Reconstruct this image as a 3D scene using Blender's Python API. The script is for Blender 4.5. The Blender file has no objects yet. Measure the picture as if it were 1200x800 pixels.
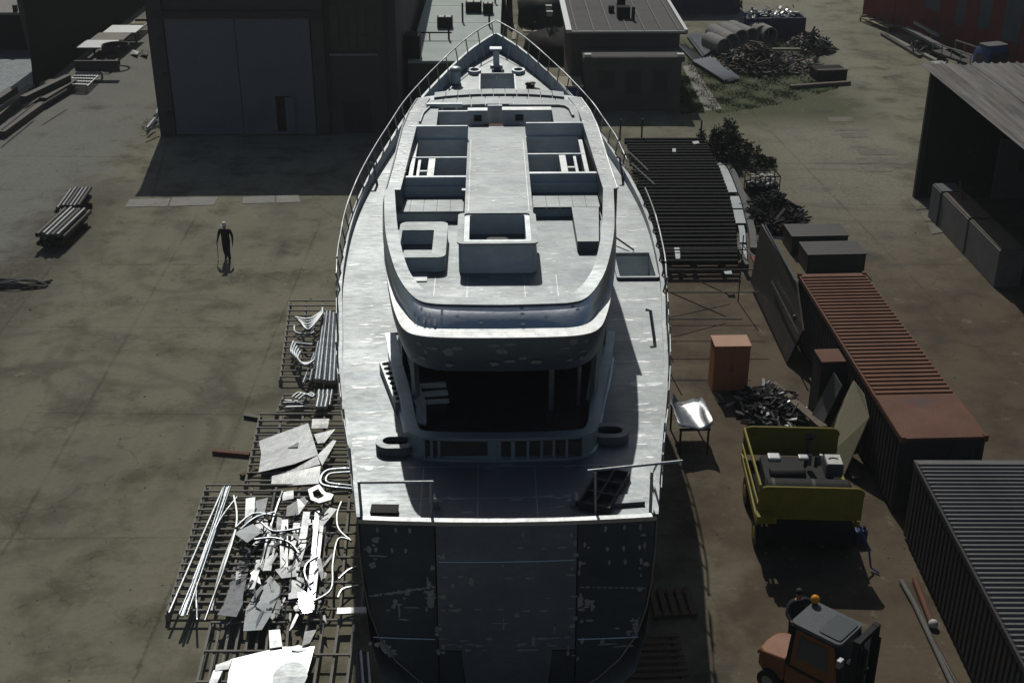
import bpy, bmesh, math, random
from math import radians as R, sin, cos, pi, tan, atan, atan2, hypot
from mathutils import Vector, Matrix
random.seed(7)
sc = bpy.context.scene
COL = sc.collection
# ------------------------------------------------------------------ camera, sky, sun, exposure
FPX, TH, HC = 1500.0, R(26), 21.4
cd = bpy.data.cameras.new('camera'); cam = bpy.data.objects.new('camera', cd); COL.objects.link(cam)
cam.location = (0, 0, HC); cam.rotation_euler = (R(90) - TH, 0, 0)
cd.sensor_width = 36; cd.lens = 45; cd.clip_start = .2; cd.clip_end = 3000
sc.camera = cam
SUN_EL, SUN_TAN = R(46), .13                       # the sun stands ahead, a little to the left
w = bpy.data.worlds.new('World'); sc.world = w; w.use_nodes = True
nt = w.node_tree
sky = nt.nodes.new('ShaderNodeTexSky'); sky.sky_type = 'NISHITA'; sky.sun_disc = False
sky.sun_elevation = SUN_EL; sky.sun_rotation = 2 * pi - atan(SUN_TAN); sky.air_density = 1.2; sky.dust_density = 1.5
nt.links.new(sky.outputs[0], nt.nodes['Background'].inputs[0])
nt.nodes['Background'].inputs[1].default_value = .066
sl = bpy.data.lights.new('sun', 'SUN'); sl.energy = 4.6; sl.angle = R(.5); sl.color = (1, .955, .87)
so = bpy.data.objects.new('sun', sl); COL.objects.link(so); so.location = (-8, 60, 60)
sd = Vector((-SUN_TAN, 1, tan(SUN_EL) * hypot(1, SUN_TAN))).normalized()
so.rotation_euler = sd.to_track_quat('Z', 'Y').to_euler()
sc.view_settings.view_transform = 'Standard'; sc.view_settings.look = 'None'; sc.view_settings.gamma = 1
sc.view_settings.use_curve_mapping = False
sc.view_settings.exposure = -.86

def G(px, py, z=0.0):
    """world point at height z on the sight line measured in the photograph"""
    v = (py - 400) / FPX
    dy, dz, dx = cos(TH) - v * sin(TH), -sin(TH) - v * cos(TH), (px - 600) / FPX
    t = (HC - z) / -dz
    return Vector((dx * t, dy * t, z))

# ------------------------------------------------------------------ materials
MATS = {}
def nodes_of(name):
    m = bpy.data.materials.new(name); m.use_nodes = True
    n = m.node_tree.nodes; b = n['Principled BSDF']; MATS[name] = m
    return m, m.node_tree, n, b
def mix_rgb(nt, fac, a, b, blend='MIX'):
    x = nt.nodes.new('ShaderNodeMix'); x.data_type = 'RGBA'; x.blend_type = blend
    for sock, v in ((x.inputs[0], fac), (x.inputs[6], a), (x.inputs[7], b)):
        if hasattr(v, 'links') or isinstance(v, bpy.types.NodeSocket): nt.links.new(v, sock)
        elif isinstance(v, (int, float)): sock.default_value = v
        else: sock.default_value = (*v, 1)
    return x.outputs[2]
def noise(nt, scale, detail=4, rough=.6, vec=None, stretch=None):
    n = nt.nodes.new('ShaderNodeTexNoise'); n.inputs['Scale'].default_value = scale
    n.inputs['Detail'].default_value = detail; n.inputs['Roughness'].default_value = rough
    if vec is None:
        vec = nt.nodes.new('ShaderNodeTexCoord').outputs['Object']
    if stretch:
        mp = nt.nodes.new('ShaderNodeMapping'); mp.inputs['Scale'].default_value = stretch
        nt.links.new(vec, mp.inputs[0]); vec = mp.outputs[0]
    nt.links.new(vec, n.inputs['Vector'])
    return n.outputs['Fac']
def ramp(nt, src, a, b):
    r = nt.nodes.new('ShaderNodeMapRange'); r.inputs[1].default_value = a; r.inputs[2].default_value = b
    r.clamp = True; nt.links.new(src, r.inputs[0]); return r.outputs[0]
def mathn(nt, op, a, b=None):
    x = nt.nodes.new('ShaderNodeMath'); x.operation = op
    for s, v in ((x.inputs[0], a), (x.inputs[1], b)):
        if v is None: continue
        if isinstance(v, (int, float)): s.default_value = v
        else: nt.links.new(v, s)
    return x.outputs[0]
def bump(nt, b, h, strength=.3, dist=.02):
    x = nt.nodes.new('ShaderNodeBump'); x.inputs['Strength'].default_value = strength; x.inputs['Distance'].default_value = dist
    nt.links.new(h, x.inputs['Height']); nt.links.new(x.outputs[0], b.inputs['Normal'])
def worn(name, c1, c2, scale=2.0, rough=.8, metal=0.0, c3=None, fine=30, bs=.25, t3=(.58, .7), spec=.3):
    """a base colour broken up by two scales of noise, with optional patches of a third colour (rust, dirt)"""
    m, nt, n, b = nodes_of(name)
    f = noise(nt, scale, 6, .65); g = noise(nt, fine, 3, .6)
    col = mix_rgb(nt, ramp(nt, f, .32, .68), c1, c2)
    col = mix_rgb(nt, ramp(nt, g, .35, .8), col, tuple(.55 * x for x in c1))
    if c3: col = mix_rgb(nt, ramp(nt, noise(nt, scale * .6, 7, .7), *t3), col, c3)
    nt.links.new(col, b.inputs['Base Color'])
    b.inputs['Metallic'].default_value = metal
    rr = nt.nodes.new('ShaderNodeMapRange'); rr.inputs[3].default_value = max(.05, rough - .12); rr.inputs[4].default_value = min(1, rough + .1)
    nt.links.new(f, rr.inputs[0]); nt.links.new(rr.outputs[0], b.inputs['Roughness'])
    b.inputs['Specular IOR Level'].default_value = spec
    if bs: bump(nt, b, g, bs, .01)
    return m
def alu(name, base, rough, metal=.9, tint=.8, streak=(1, 1, 1), fleck=.77, patch=.5):
    m, nt, n, b = nodes_of(name)
    big = noise(nt, .55, 6, .62); mid = noise(nt, 4, 6, .72, stretch=streak); fin = noise(nt, 60, 2, .5, stretch=streak); pt = noise(nt, 1.6, 3, .5, stretch=streak)
    col = mix_rgb(nt, ramp(nt, big, .36, .64), base, tuple(tint * x for x in base))
    col = mix_rgb(nt, mathn(nt, 'MULTIPLY', ramp(nt, pt, .5, .62), patch), col, (base[0] * .72, base[1] * .76, base[2] * .8))
    col = mix_rgb(nt, mathn(nt, 'MULTIPLY', ramp(nt, mid, .45, .75), .6), col, tuple(.72 * x for x in base))
    # ground-off weld dashes
    d = noise(nt, 2.3, 3, .6, stretch=(1.0, 4.0, 4.0)); sp = ramp(nt, d, fleck, fleck + .03)
    col = mix_rgb(nt, sp, col, tuple(min(.95, 1.45 * x) for x in base))
    nt.links.new(col, b.inputs['Base Color']); b.inputs['Metallic'].default_value = metal
    r = mathn(nt, 'ADD', mathn(nt, 'MULTIPLY', ramp(nt, mid, .3, .7), .12), mathn(nt, 'MULTIPLY', ramp(nt, big, .3, .7), .08))
    r = mathn(nt, 'ADD', r, rough - .1)
    r = mathn(nt, 'SUBTRACT', r, mathn(nt, 'MULTIPLY', sp, .1))
    nt.links.new(r, b.inputs['Roughness'])
    bump(nt, b, mathn(nt, 'ADD', mathn(nt, 'MULTIPLY', big, 3.0), mathn(nt, 'MULTIPLY', fin, .1)), .25, .03)
    return m
alu('fascia_aluminium', (.62, .67, .71), .42, metal=1, tint=.85, streak=(1, 1, 4), fleck=.8)
alu('deck_aluminium', (.218, .240, .251), .53, streak=(.6, 2.0, 1), patch=.5)
alu('shade_aluminium', (.40, .47, .50), .5)  # darker copy of the bare aluminium, cockpit shade put into its colour
alu('wall_aluminium', (.60, .655, .68), .58, metal=.5, streak=(1, 1, 3))
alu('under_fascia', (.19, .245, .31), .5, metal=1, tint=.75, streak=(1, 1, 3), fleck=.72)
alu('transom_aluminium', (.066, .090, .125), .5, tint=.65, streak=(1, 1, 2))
alu('bright_aluminium', (.42, .44, .45), .55)
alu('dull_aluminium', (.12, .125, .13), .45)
alu('mid_aluminium', (.19, .20, .205), .38)
alu('door_aluminium', (.15, .19, .275), .45, tint=.7, streak=(1, 1, 2))
alu('scrap_aluminium', (.27, .285, .295), .36, tint=.7)
alu('polished_aluminium', (.7, .7, .7), .22)
alu('tube_aluminium', (.30, .33, .355), .30, tint=.8)
worn('grinding_mark', (.34, .38, .42), (.2, .23, .27), 8, .5, .7, bs=0)
worn('steel_dark', (.045, .045, .045), (.07, .066, .06), 2, .6, .3, (.11, .06, .035))
worn('steel_black', (.015, .016, .017), (.025, .025, .025), 2, .85, 0, (.04, .03, .022), spec=.1)
worn('rack_steel', (.27, .26, .24), (.19, .18, .16), 3, .8, 0, (.12, .085, .06))
worn('galvanised', (.42, .44, .45), (.3, .32, .33), 4, .45, .7)
worn('rust_roof', (.20, .088, .048), (.13, .062, .036), 1.2, .8, 0, (.10, .06, .05), t3=(.55, .72))
worn('rust_plate', (.16, .07, .04), (.11, .05, .032), 1.0, .8, 0, (.07, .06, .07), t3=(.55, .7))
worn('container_side', (.03, .032, .034), (.045, .045, .045), 1.2, .75, 0, (.06, .04, .03))
worn('grey_roof', (.15, .155, .15), (.10, .10, .10), 1, .7, .1, (.1, .08, .06))
m, nt_, n_, b_ = nodes_of('shed_roof')
st_ = noise(nt_, 2.2, 4, .7, stretch=(1, .06, 1)); st2 = noise(nt_, .7, 4, .6)
c_ = mix_rgb(nt_, ramp(nt_, st_, .42, .58), (.04, .037, .033), (.135, .13, .12)); c_ = mix_rgb(nt_, ramp(nt_, st2, .45, .75), c_, (.10, .085, .07)); nt_.links.new(c_, b_.inputs['Base Color']); b_.inputs['Roughness'].default_value = .75
worn('red_oxide', (.22, .025, .02), (.14, .02, .018), .6, .7, 0, (.07, .02, .02))
worn('grey_primer', (.11, .125, .13), (.075, .085, .09), .6, .75)
worn('yellow_paint', (.27, .225, .020), (.20, .165, .018), 2, .6, 0, (.08, .06, .025), t3=(.6, .72))
worn('orange_paint', (.52, .20, .10), (.42, .16, .085), 2, .7, 0, (.11, .05, .035), t3=(.62, .74))
worn('cabinet_sunlit_top', (.52, .30, .20), (.43, .25, .17), 2, .7)  # cabinet orange made paler, sunlight put into the colour of the top
worn('forklift_orange', (.26, .10, .04), (.2, .075, .032), 2, .55, 0, (.08, .045, .03), t3=(.62, .74))
worn('blue_paint', (.03, .075, .21), (.022, .055, .16), 2, .5)
worn('dark_blue_paint', (.02, .04, .10), (.018, .03, .07), 1, .6)
worn('engine_black', (.010, .011, .012), (.018, .019, .021), 5, .7, 0, spec=.2)
worn('rubber', (.014, .014, .014), (.025, .024, .023), 6, .9)
worn('white_paint', (.62, .62, .58), (.5, .5, .46), 2, .6, 0, (.4, .36, .3))
worn('pale_sheet', (.30, .28, .19), (.23, .21, .145), 1.5, .75, 0, (.15, .125, .09))
worn('plaster', (.115, .11, .10), (.09, .085, .08), .7, .9, 0, (.07, .066, .06), t3=(.5, .75))
worn('hangar_wall', (.085, .084, .08), (.065, .064, .061), .5, .9, 0, (.06, .056, .05), t3=(.5, .75))
worn('gate_paint', (.165, .182, .21), (.14, .157, .182), .5, .8, 0, (.09, .092, .10), t3=(.55, .8))
worn('roof_felt', (.085, .085, .082), (.12, .12, .115), .8, .9, 0, (.05, .05, .05), t3=(.5, .7))
worn('green_roof', (.42, .50, .47), (.36, .43, .41), .5, .7, .0, (.3, .35, .33), t3=(.6, .8))
worn('slab_concrete', (.30, .29, .265), (.24, .235, .215), 1.2, .92, 0, (.16, .15, .13))
worn('slab_worn', (.20, .19, .15), (.15, .145, .12), 1.2, .95, 0, (.1, .09, .07), t3=(.45, .65))
worn('barrier_concrete', (.17, .17, .165), (.12, .12, .115), 1.2, .9, 0, (.1, .07, .05))
worn('pipe_concrete', (.27, .265, .25), (.2, .2, .19), 3, .9)
worn('timber', (.15, .105, .065), (.10, .075, .05), 5, .9)
worn('brown_board', (.16, .13, .10), (.11, .09, .07), 4, .85)
worn('black_hull', (.008, .009, .010), (.014, .014, .014), .4, .8, spec=.1)
worn('dark_cloth', (.018, .021, .030), (.028, .031, .042), 14, .9)
worn('skin', (.42, .24, .17), (.38, .21, .15), 9, .6)
worn('hair', (.02, .015, .012), (.03, .022, .018), 20, .7)
worn('helmet_white', (.75, .75, .72), (.68, .68, .65), 9, .4)
worn('amber_lens', (.75, .30, .02), (.65, .25, .02), 9, .25)
worn('leaf', (.022, .032, .013), (.034, .045, .017), 3, .75)
worn('grass', (.06, .095, .03), (.09, .11, .04), 2, .85)
worn('bark', (.07, .055, .04), (.05, .04, .03), 6, .9)
worn('cable', (.03, .03, .032), (.05, .05, .05), 9, .7)
worn('red_board', (.24, .08, .05), (.18, .06, .04), 4, .8)
m, nt_, n_, b_ = nodes_of('window_glass')
b_.inputs['Base Color'].default_value = (.02, .025, .03, 1); b_.inputs['Roughness'].default_value = .12
m, nt_, n_, b_ = nodes_of('cab_glass')
b_.inputs['Base Color'].default_value = (.06, .075, .075, 1); b_.inputs['Roughness'].default_value = .25
m, nt_, n_, b_ = nodes_of('water')
b_.inputs['Base Color'].default_value = (.10, .15, .17, 1); b_.inputs['Roughness'].default_value = .4
wn = noise(nt_, 1.0, 6, .65, stretch=(1.0, 2.2, 1)); bump(nt_, b_, wn, .9, .25)

def ground_mat():
    m, nt, n, b = nodes_of('yard_ground')
    pos = nt.nodes.new('ShaderNodeNewGeometry').outputs['Position']
    sep = nt.nodes.new('ShaderNodeSeparateXYZ'); nt.links.new(pos, sep.inputs[0]); X, Y = sep.outputs[0], sep.outputs[1]
    big = noise(nt, .07, 6, .6, pos); mid = noise(nt, .45, 7, .65, pos); fin = noise(nt, 5, 5, .7, pos); grit = noise(nt, 30, 3, .6, pos)
    streak = noise(nt, .5, 5, .6, pos, stretch=(1.6, .22, 1))
    col = mix_rgb(nt, ramp(nt, big, .35, .65), (.205, .194, .138), (.155, .150, .112))
    col = mix_rgb(nt, ramp(nt, mid, .47, .66), col, (.095, .088, .062))
    col = mix_rgb(nt, mathn(nt, 'MULTIPLY', ramp(nt, streak, .5, .75), .5), col, (.10, .095, .078))
    col = mix_rgb(nt, mathn(nt, 'MULTIPLY', ramp(nt, fin, .5, .75), .55), col, (.115, .112, .095))
    col = mix_rgb(nt, mathn(nt, 'MULTIPLY', ramp(nt, grit, .6, .8), .4), col, (.30, .29, .26))
    # grey road on the far right and the quay strip on the left
    wob = mathn(nt, 'MULTIPLY', mathn(nt, 'SUBTRACT', mid, .5), 7.0)
    Xw = mathn(nt, 'ADD', X, wob)
    quay = mathn(nt, 'MULTIPLY', ramp(nt, Xw, -20.5, -22.5), ramp(nt, Y, 44, 50))
    col = mix_rgb(nt, mathn(nt, 'MULTIPLY', quay, .8), col, mix_rgb(nt, ramp(nt, fin, .4, .7), (.18, .185, .17), (.13, .135, .125)))
    # strip of dark earth and puddle mud beside the tube stacks
    Xs = mathn(nt, 'ADD', mathn(nt, 'ABSOLUTE', mathn(nt, 'ADD', Xw, 21.0)), 0)
    earth = mathn(nt, 'MULTIPLY', ramp(nt, Xs, 2.4, .6), ramp(nt, mathn(nt, 'ABSOLUTE', mathn(nt, 'SUBTRACT', Y, 53)), 11, 7))
    col = mix_rgb(nt, mathn(nt, 'MULTIPLY', earth, .8), col, mix_rgb(nt, ramp(nt, fin, .4, .65), (.06, .052, .042), (.11, .098, .08)))
    # brown oily dirt in the right yard, lens falloff also put into its tone
    dirt = mathn(nt, 'MULTIPLY', ramp(nt, Xw, 2.5, 6.5), ramp(nt, mathn(nt, 'ADD', Y, wob), 72, 52))
    col = mix_rgb(nt, mathn(nt, 'MULTIPLY', dirt, .85), col, mix_rgb(nt, ramp(nt, mid, .38, .68), (.100, .074, .050), (.056, .041, .029)))
    road = mathn(nt, 'MULTIPLY', ramp(nt, mathn(nt, 'ABSOLUTE', mathn(nt, 'SUBTRACT', mathn(nt, 'ADD', Xw, mathn(nt, 'MULTIPLY', Y, -.12)), 9.5)), 5.0, 2.2), ramp(nt, Y, 46, 60))
    col = mix_rgb(nt, mathn(nt, 'MULTIPLY', road, .6), col, mix_rgb(nt, ramp(nt, fin, .4, .65), (.25, .24, .195), (.17, .162, .128)))
    # weedy patch behind
    wx = ramp(nt, mathn(nt, 'ABSOLUTE', mathn(nt, 'SUBTRACT', Xw, 15.5)), 7.0, 4.5)
    wy = ramp(nt, mathn(nt, 'ABSOLUTE', mathn(nt, 'SUBTRACT', Y, 84)), 13, 9)
    weed = mathn(nt, 'MULTIPLY', wx, wy)
    col = mix_rgb(nt, mathn(nt, 'MULTIPLY', weed, .9), col, mix_rgb(nt, ramp(nt, fin, .4, .65), (.05, .068, .03), (.095, .09, .055)))
    # cracks
    vo = nt.nodes.new('ShaderNodeTexVoronoi'); vo.feature = 'DISTANCE_TO_EDGE'; vo.inputs['Scale'].default_value = .16
    wv = nt.nodes.new('ShaderNodeVectorMath'); wv.operation = 'ADD'
    nz = nt.nodes.new('ShaderNodeTexNoise'); nz.inputs['Scale'].default_value = .5; nz.inputs['Detail'].default_value = 6; nt.links.new(pos, nz.inputs['Vector'])
    sc_ = nt.nodes.new('ShaderNodeVectorMath'); sc_.operation = 'SCALE'; sc_.inputs[3].default_value = 3.0; nt.links.new(nz.outputs['Color'], sc_.inputs[0])
    nt.links.new(pos, wv.inputs[0]); nt.links.new(sc_.outputs[0], wv.inputs[1]); nt.links.new(wv.outputs[0], vo.inputs['Vector'])
    ck = mathn(nt, 'MULTIPLY', ramp(nt, vo.outputs['Distance'], .009, .002), ramp(nt, big, .42, .6))
    col = mix_rgb(nt, mathn(nt, 'MULTIPLY', ck, .38), col, (.05, .046, .038))
    v2 = nt.nodes.new('ShaderNodeTexVoronoi'); v2.feature = 'DISTANCE_TO_EDGE'; v2.inputs['Scale'].default_value = .55; nt.links.new(wv.outputs[0], v2.inputs['Vector'])
    c2 = mathn(nt, 'MULTIPLY', ramp(nt, v2.outputs['Distance'], .022, .006), ramp(nt, mid, .5, .62))
    col = mix_rgb(nt, mathn(nt, 'MULTIPLY', c2, .5), col, (.05, .046, .036))
    # straight slab joints and old tyre arcs
    def line(a, b_, c, w_, y0, y1):
        d_ = mathn(nt, 'ABSOLUTE', mathn(nt, 'ADD', mathn(nt, 'ADD', mathn(nt, 'MULTIPLY', X, a), mathn(nt, 'MULTIPLY', Y, b_)), mathn(nt, 'ADD', mathn(nt, 'MULTIPLY', fin, .25), c - .12)))
        g_ = mathn(nt, 'MULTIPLY', ramp(nt, Y, y0 - .5, y0 + .5), ramp(nt, Y, y1 + .5, y1 - .5))
        return mathn(nt, 'MULTIPLY', mathn(nt, 'MULTIPLY', ramp(nt, d_, w_, w_ * .4), g_), ramp(nt, mid, .36, .56))
    def arc(cx, cy, r_, w_):
        dx = mathn(nt, 'SUBTRACT', X, cx); dy = mathn(nt, 'SUBTRACT', Y, cy)
        d_ = mathn(nt, 'SQRT', mathn(nt, 'ADD', mathn(nt, 'MULTIPLY', dx, dx), mathn(nt, 'MULTIPLY', dy, dy)))
        return mathn(nt, 'MULTIPLY', ramp(nt, mathn(nt, 'ABSOLUTE', mathn(nt, 'SUBTRACT', mathn(nt, 'ADD', d_, mathn(nt, 'MULTIPLY', mid, .8)), r_)), w_, w_ * .3), ramp(nt, big, .42, .56))
    tot = line(1, .02, 13.9, .08, 20, 58)
    for q in ((1, .02, 18.9, .09, 20, 57), (1, -.01, 9.6, .06, 24, 57), (.01, 1, -45.0, .07, 0, 100), (.0, 1, -51.5, .06, 0, 100), (.02, 1, -38.0, .06, 0, 100), (-.01, 1, -31.0, .06, 0, 100), (1, .16, 8.2, .12, 60, 100), (.03, 1, -66.0, .08, 0, 100), (1, .1, -22.0, .08, 30, 100), (.05, 1, -60.0, .07, 0, 100)): tot = mathn(nt, 'MAXIMUM', tot, line(*q))
    col = mix_rgb(nt, mathn(nt, 'MULTIPLY', tot, .55), col, (.06, .056, .042))
    tot = arc(-14, 50.5, 2.3, .3)
    for q in ((-13, 44, 4.2, .28), (-12, 43, 5.6, .28), (-16, 36, 6.5, .3), (-17, 37, 8.1, .3), (16, 58, 7, .3), (17, 57, 9, .3), (18, 70, 12, .35), (18, 70, 13.7, .35)): tot = mathn(nt, 'MAXIMUM', tot, arc(*q))
    col = mix_rgb(nt, mathn(nt, 'MULTIPLY', tot, .4), col, (.085, .08, .062))
    pale = ramp(nt, noise(nt, 1.1, 6, .7, pos), .6, .72)
    col = mix_rgb(nt, mathn(nt, 'MULTIPLY', pale, .35), col, (.30, .29, .235))
    # oil blots
    bl = nt.nodes.new('ShaderNodeTexVoronoi'); bl.inputs['Scale'].default_value = .22; nt.links.new(wv.outputs[0], bl.inputs['Vector'])
    blot = mathn(nt, 'MULTIPLY', ramp(nt, bl.outputs['Distance'], .24, .08), ramp(nt, mid, .42, .6))
    col = mix_rgb(nt, mathn(nt, 'MULTIPLY', blot, .7), col, (.06, .056, .048))
    nt.links.new(col, b.inputs['Base Color']); b.inputs['Roughness'].default_value = .95; b.inputs['Specular IOR Level'].default_value = .15
    bump(nt, b, mathn(nt, 'ADD', mathn(nt, 'MULTIPLY', fin, 1.0), mathn(nt, 'MULTIPLY', mid, 2.0)), .5, .04)
    return m
ground_mat()

# ------------------------------------------------------------------ mesh helpers
class MB:
    def __init__(s): s.v, s.f = [], []
    def add(s, vs, fs):
        o = len(s.v); s.v += [tuple(p) for p in vs]; s.f += [tuple(o + i for i in f) for f in fs]; return s
    def box(s, x0, x1, y0, y1, z0, z1):
        return s.add([(x0, y0, z0), (x1, y0, z0), (x1, y1, z0), (x0, y1, z0), (x0, y0, z1), (x1, y0, z1), (x1, y1, z1), (x0, y1, z1)],
                     [(0, 3, 2, 1), (4, 5, 6, 7), (0, 1, 5, 4), (1, 2, 6, 5), (2, 3, 7, 6), (3, 0, 4, 7)])
    def hexa(s, p):  # 4 bottom, 4 top
        return s.add(p, [(0, 3, 2, 1), (4, 5, 6, 7), (0, 1, 5, 4), (1, 2, 6, 5), (2, 3, 7, 6), (3, 0, 4, 7)])
    def beam(s, a, b, wd, h, up=(0, 0, 1)):
        a, b = Vector(a), Vector(b); d = (b - a).normalized(); u = Vector(up)
        r = d.cross(u)
        if r.length < 1e-4: r = d.cross(Vector((1, 0, 0)))
        r.normalize(); u = r.cross(d).normalized(); r *= wd / 2; u *= h / 2
        return s.hexa([a - r - u, a + r - u, b + r - u, b - r - u, a - r + u, a + r + u, b + r + u, b - r + u])
    def prism(s, poly, z0, z1):
        n = len(poly); z0f = z0 if callable(z0) else (lambda x, y: z0); z1f = z1 if callable(z1) else (lambda x, y: z1)
        vs = [(x, y, z0f(x, y)) for x, y in poly] + [(x, y, z1f(x, y)) for x, y in poly]
        return s.add(vs, [tuple(reversed(range(n))), tuple(range(n, 2 * n))] + [(i, (i + 1) % n, n + (i + 1) % n, n + i) for i in range(n)])
    def ring(s, outer, inner, z0, z1):
        n = len(outer)
        vs = [(x, y, z0) for x, y in outer] + [(x, y, z1) for x, y in outer] + [(x, y, z0) for x, y in inner] + [(x, y, z1) for x, y in inner]
        fs = []
        for i in range(n):
            j = (i + 1) % n
            fs += [(i, j, n + j, n + i), (n + i, n + j, 3 * n + j, 3 * n + i), (3 * n + i, 3 * n + j, 2 * n + j, 2 * n + i), (i, 2 * n + i, 2 * n + j, j)]
        return s.add(vs, fs)
    def tube(s, pts, r, n=6, cap=True):
        pts = [Vector(p) for p in pts]; vs, fs = [], []; prev = None
        for i, p in enumerate(pts):
            d = (pts[min(i + 1, len(pts) - 1)] - pts[max(i - 1, 0)]).normalized()
            if prev is None:
                u = d.cross(Vector((0, 0, 1)))
                if u.length < 1e-3: u = d.cross(Vector((1, 0, 0)))
            else: u = prev - d * prev.dot(d)
            u.normalize(); prev = u; v = d.cross(u); rr = r[i] if isinstance(r, (list, tuple)) else r
            vs += [p + (u * cos(2 * pi * k / n) + v * sin(2 * pi * k / n)) * rr for k in range(n)]
        for i in range(len(pts) - 1):
            for k in range(n):
                a, b = i * n + k, i * n + (k + 1) % n; fs.append((a, b, b + n, a + n))
        if cap: fs += [tuple(reversed(range(n))), tuple(range((len(pts) - 1) * n, len(pts) * n))]
        return s.add(vs, fs)
    def strip(s, pts, r, n=4):  # flat weld bead
        pts = [Vector(p) for p in pts]; L, Rr = [], []
        for i, p in enumerate(pts):
            d = (pts[min(i + 1, len(pts) - 1)] - pts[max(i - 1, 0)]).normalized(); q = d.cross(Vector((0, 0, 1))).normalized() * r * 1.2
            L.append(p + q); Rr.append(p - q)
        u = Vector((0, 0, .0012))
        return s.grid([L, [p + u for p in L], [p + u for p in Rr], Rr])
    def grid(s, rows, closed=False):
        m = len(rows[0]); vs = [p for r in rows for p in r]; fs = []
        for i in range(len(rows) - 1):
            for k in range(m if closed else m - 1):
                a, b = i * m + k, i * m + (k + 1) % m; fs.append((a, b, b + m, a + m))
        return s.add(vs, fs)
    def ball(s, c, r, n=8, m=6, sq=(1, 1, 1), zmin=-1):
        rows = []
        for i in range(m + 1):
            a = -pi / 2 + pi * i / m; z = max(sin(a), zmin)
            rows.append([(c[0] + sq[0] * r * cos(a) * cos(2 * pi * k / n), c[1] + sq[1] * r * cos(a) * sin(2 * pi * k / n), c[2] + sq[2] * r * z) for k in range(n)])
        return s.grid(rows, True)
    def mesh(s, name, mat, smooth=None, off=None):
        me = bpy.data.meshes.new(name)
        v = s.v if off is None else [(x - off[0], y - off[1], z - off[2]) for x, y, z in s.v]
        me.from_pydata(v, [], s.f)
        bm = bmesh.new(); bm.from_mesh(me); bmesh.ops.recalc_face_normals(bm, faces=bm.faces)
        if name in ('weld_seam', 'grinding_marks'):            # single-sided marks face up or aft
            bm.normal_update(); bmesh.ops.reverse_faces(bm, faces=[f for f in bm.faces if (f.normal.z < 0 if abs(f.normal.z) > .4 else f.normal.y > 0)])
        bm.to_mesh(me); bm.free()
        me.materials.append(MATS[mat])
        if smooth:
            me.shade_smooth(); me.set_sharp_from_angle(angle=R(smooth))
        return me
    def build(s, name, mat, parent=None, smooth=None, center=False, bevel=0):
        off = None
        if center:
            xs, ys, zs = zip(*s.v); off = ((min(xs) + max(xs)) / 2, (min(ys) + max(ys)) / 2, min(zs))
        o = bpy.data.objects.new(name, s.mesh(name, mat, smooth, off)); COL.objects.link(o)
        if off: o.location = off
        if parent: o.parent = parent
        if bevel:
            md = o.modifiers.new('bevel', 'BEVEL'); md.width = bevel; md.segments = 2; md.limit_method = 'ANGLE'
        return o
def tag(o, label=None, cat=None, group=None, kind=None):
    if label: o['label'] = label
    if cat: o['category'] = cat
    if group: o['group'] = group
    if kind: o['kind'] = kind
    return o
def thing(name, label, cat, loc=(0, 0, 0), rz=0, group=None):
    o = bpy.data.objects.new(name, None); COL.objects.link(o); o.empty_display_size = .3
    o.location = loc; o.rotation_euler = (0, 0, rz); return tag(o, label, cat, group)
def inst(name, me, parent, loc=(0, 0, 0), rot=(0, 0, 0), scale=(1, 1, 1)):
    o = bpy.data.objects.new(name, me); COL.objects.link(o); o.parent = parent
    o.location = loc; o.rotation_euler = rot; o.scale = scale; return o
def copy_tree(o, parent=None):
    c = o.copy(); COL.objects.link(c)
    if parent: c.parent = parent
    for ch in list(o.children): copy_tree(ch, c)
    return c
def crom(P, k=4):
    """Catmull-Rom through control points"""
    P = [Vector(p) for p in P]; out = []
    for i in range(len(P) - 1):
        p0, p1, p2, p3 = P[max(i - 1, 0)], P[i], P[i + 1], P[min(i + 2, len(P) - 1)]
        for j in range(k):
            t = j / k
            out.append(.5 * ((2 * p1) + (p2 - p0) * t + (2 * p0 - 5 * p1 + 4 * p2 - p3) * t * t + (3 * p1 - p0 - 3 * p2 + p3) * t ** 3))
    return out + [P[-1]]
def interp(x, xs, ys):
    if x <= xs[0]: return ys[0]
    for i in range(len(xs) - 1):
        if x <= xs[i + 1]: return ys[i] + (ys[i + 1] - ys[i]) * (x - xs[i]) / (xs[i + 1] - xs[i])
    return ys[-1]
def rrect(x0, x1, y0, y1, r, k=4):
    out = []
    for cx, cy, a in ((x1 - r, y1 - r, 0), (x0 + r, y1 - r, 90), (x0 + r, y0 + r, 180), (x1 - r, y0 + r, 270)):
        out += [(cx + r * cos(R(a + 90 * i / k)), cy + r * sin(R(a + 90 * i / k))) for i in range(k + 1)]
    return out

# ------------------------------------------------------------------ setting
QX = -30.3
g = MB(); g.prism([(QX, -60), (900, -60), (900, 1500), (QX, 1500)], -2.5, 0)
ground = g.build('ground', 'yard_ground'); tag(ground, 'concrete and dirt yard of the boatyard', kind='structure')
wt = MB().add([(-900, -60, -1.7), (QX, -60, -1.7), (QX, 1500, -1.7), (-900, 1500, -1.7)], [(0, 1, 2, 3)]).build('water', 'water')
tag(wt, 'grey harbour water beside the quay', kind='structure')
def slab(poly, h=.02, name='concrete_slab', mat='slab_concrete', z0=-.05):
    o = MB().prism([(p.x, p.y) for p in poly], z0, h).build(name, mat, center=False); o.parent = ground; return o
for a, b in (((146, 243, 152, 234), (196, 242, 200, 232.5)), ((198, 242, 202, 232), (250, 240.5, 256, 231)), ((284, 239, 285, 231), (322, 238, 322, 229.5)), ((324, 238, 324, 229.5), (352, 237, 350, 229))):
    slab([G(a[0], a[1]), G(b[0], b[1]), G(b[2], b[3]), G(a[2], a[3])])
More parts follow.
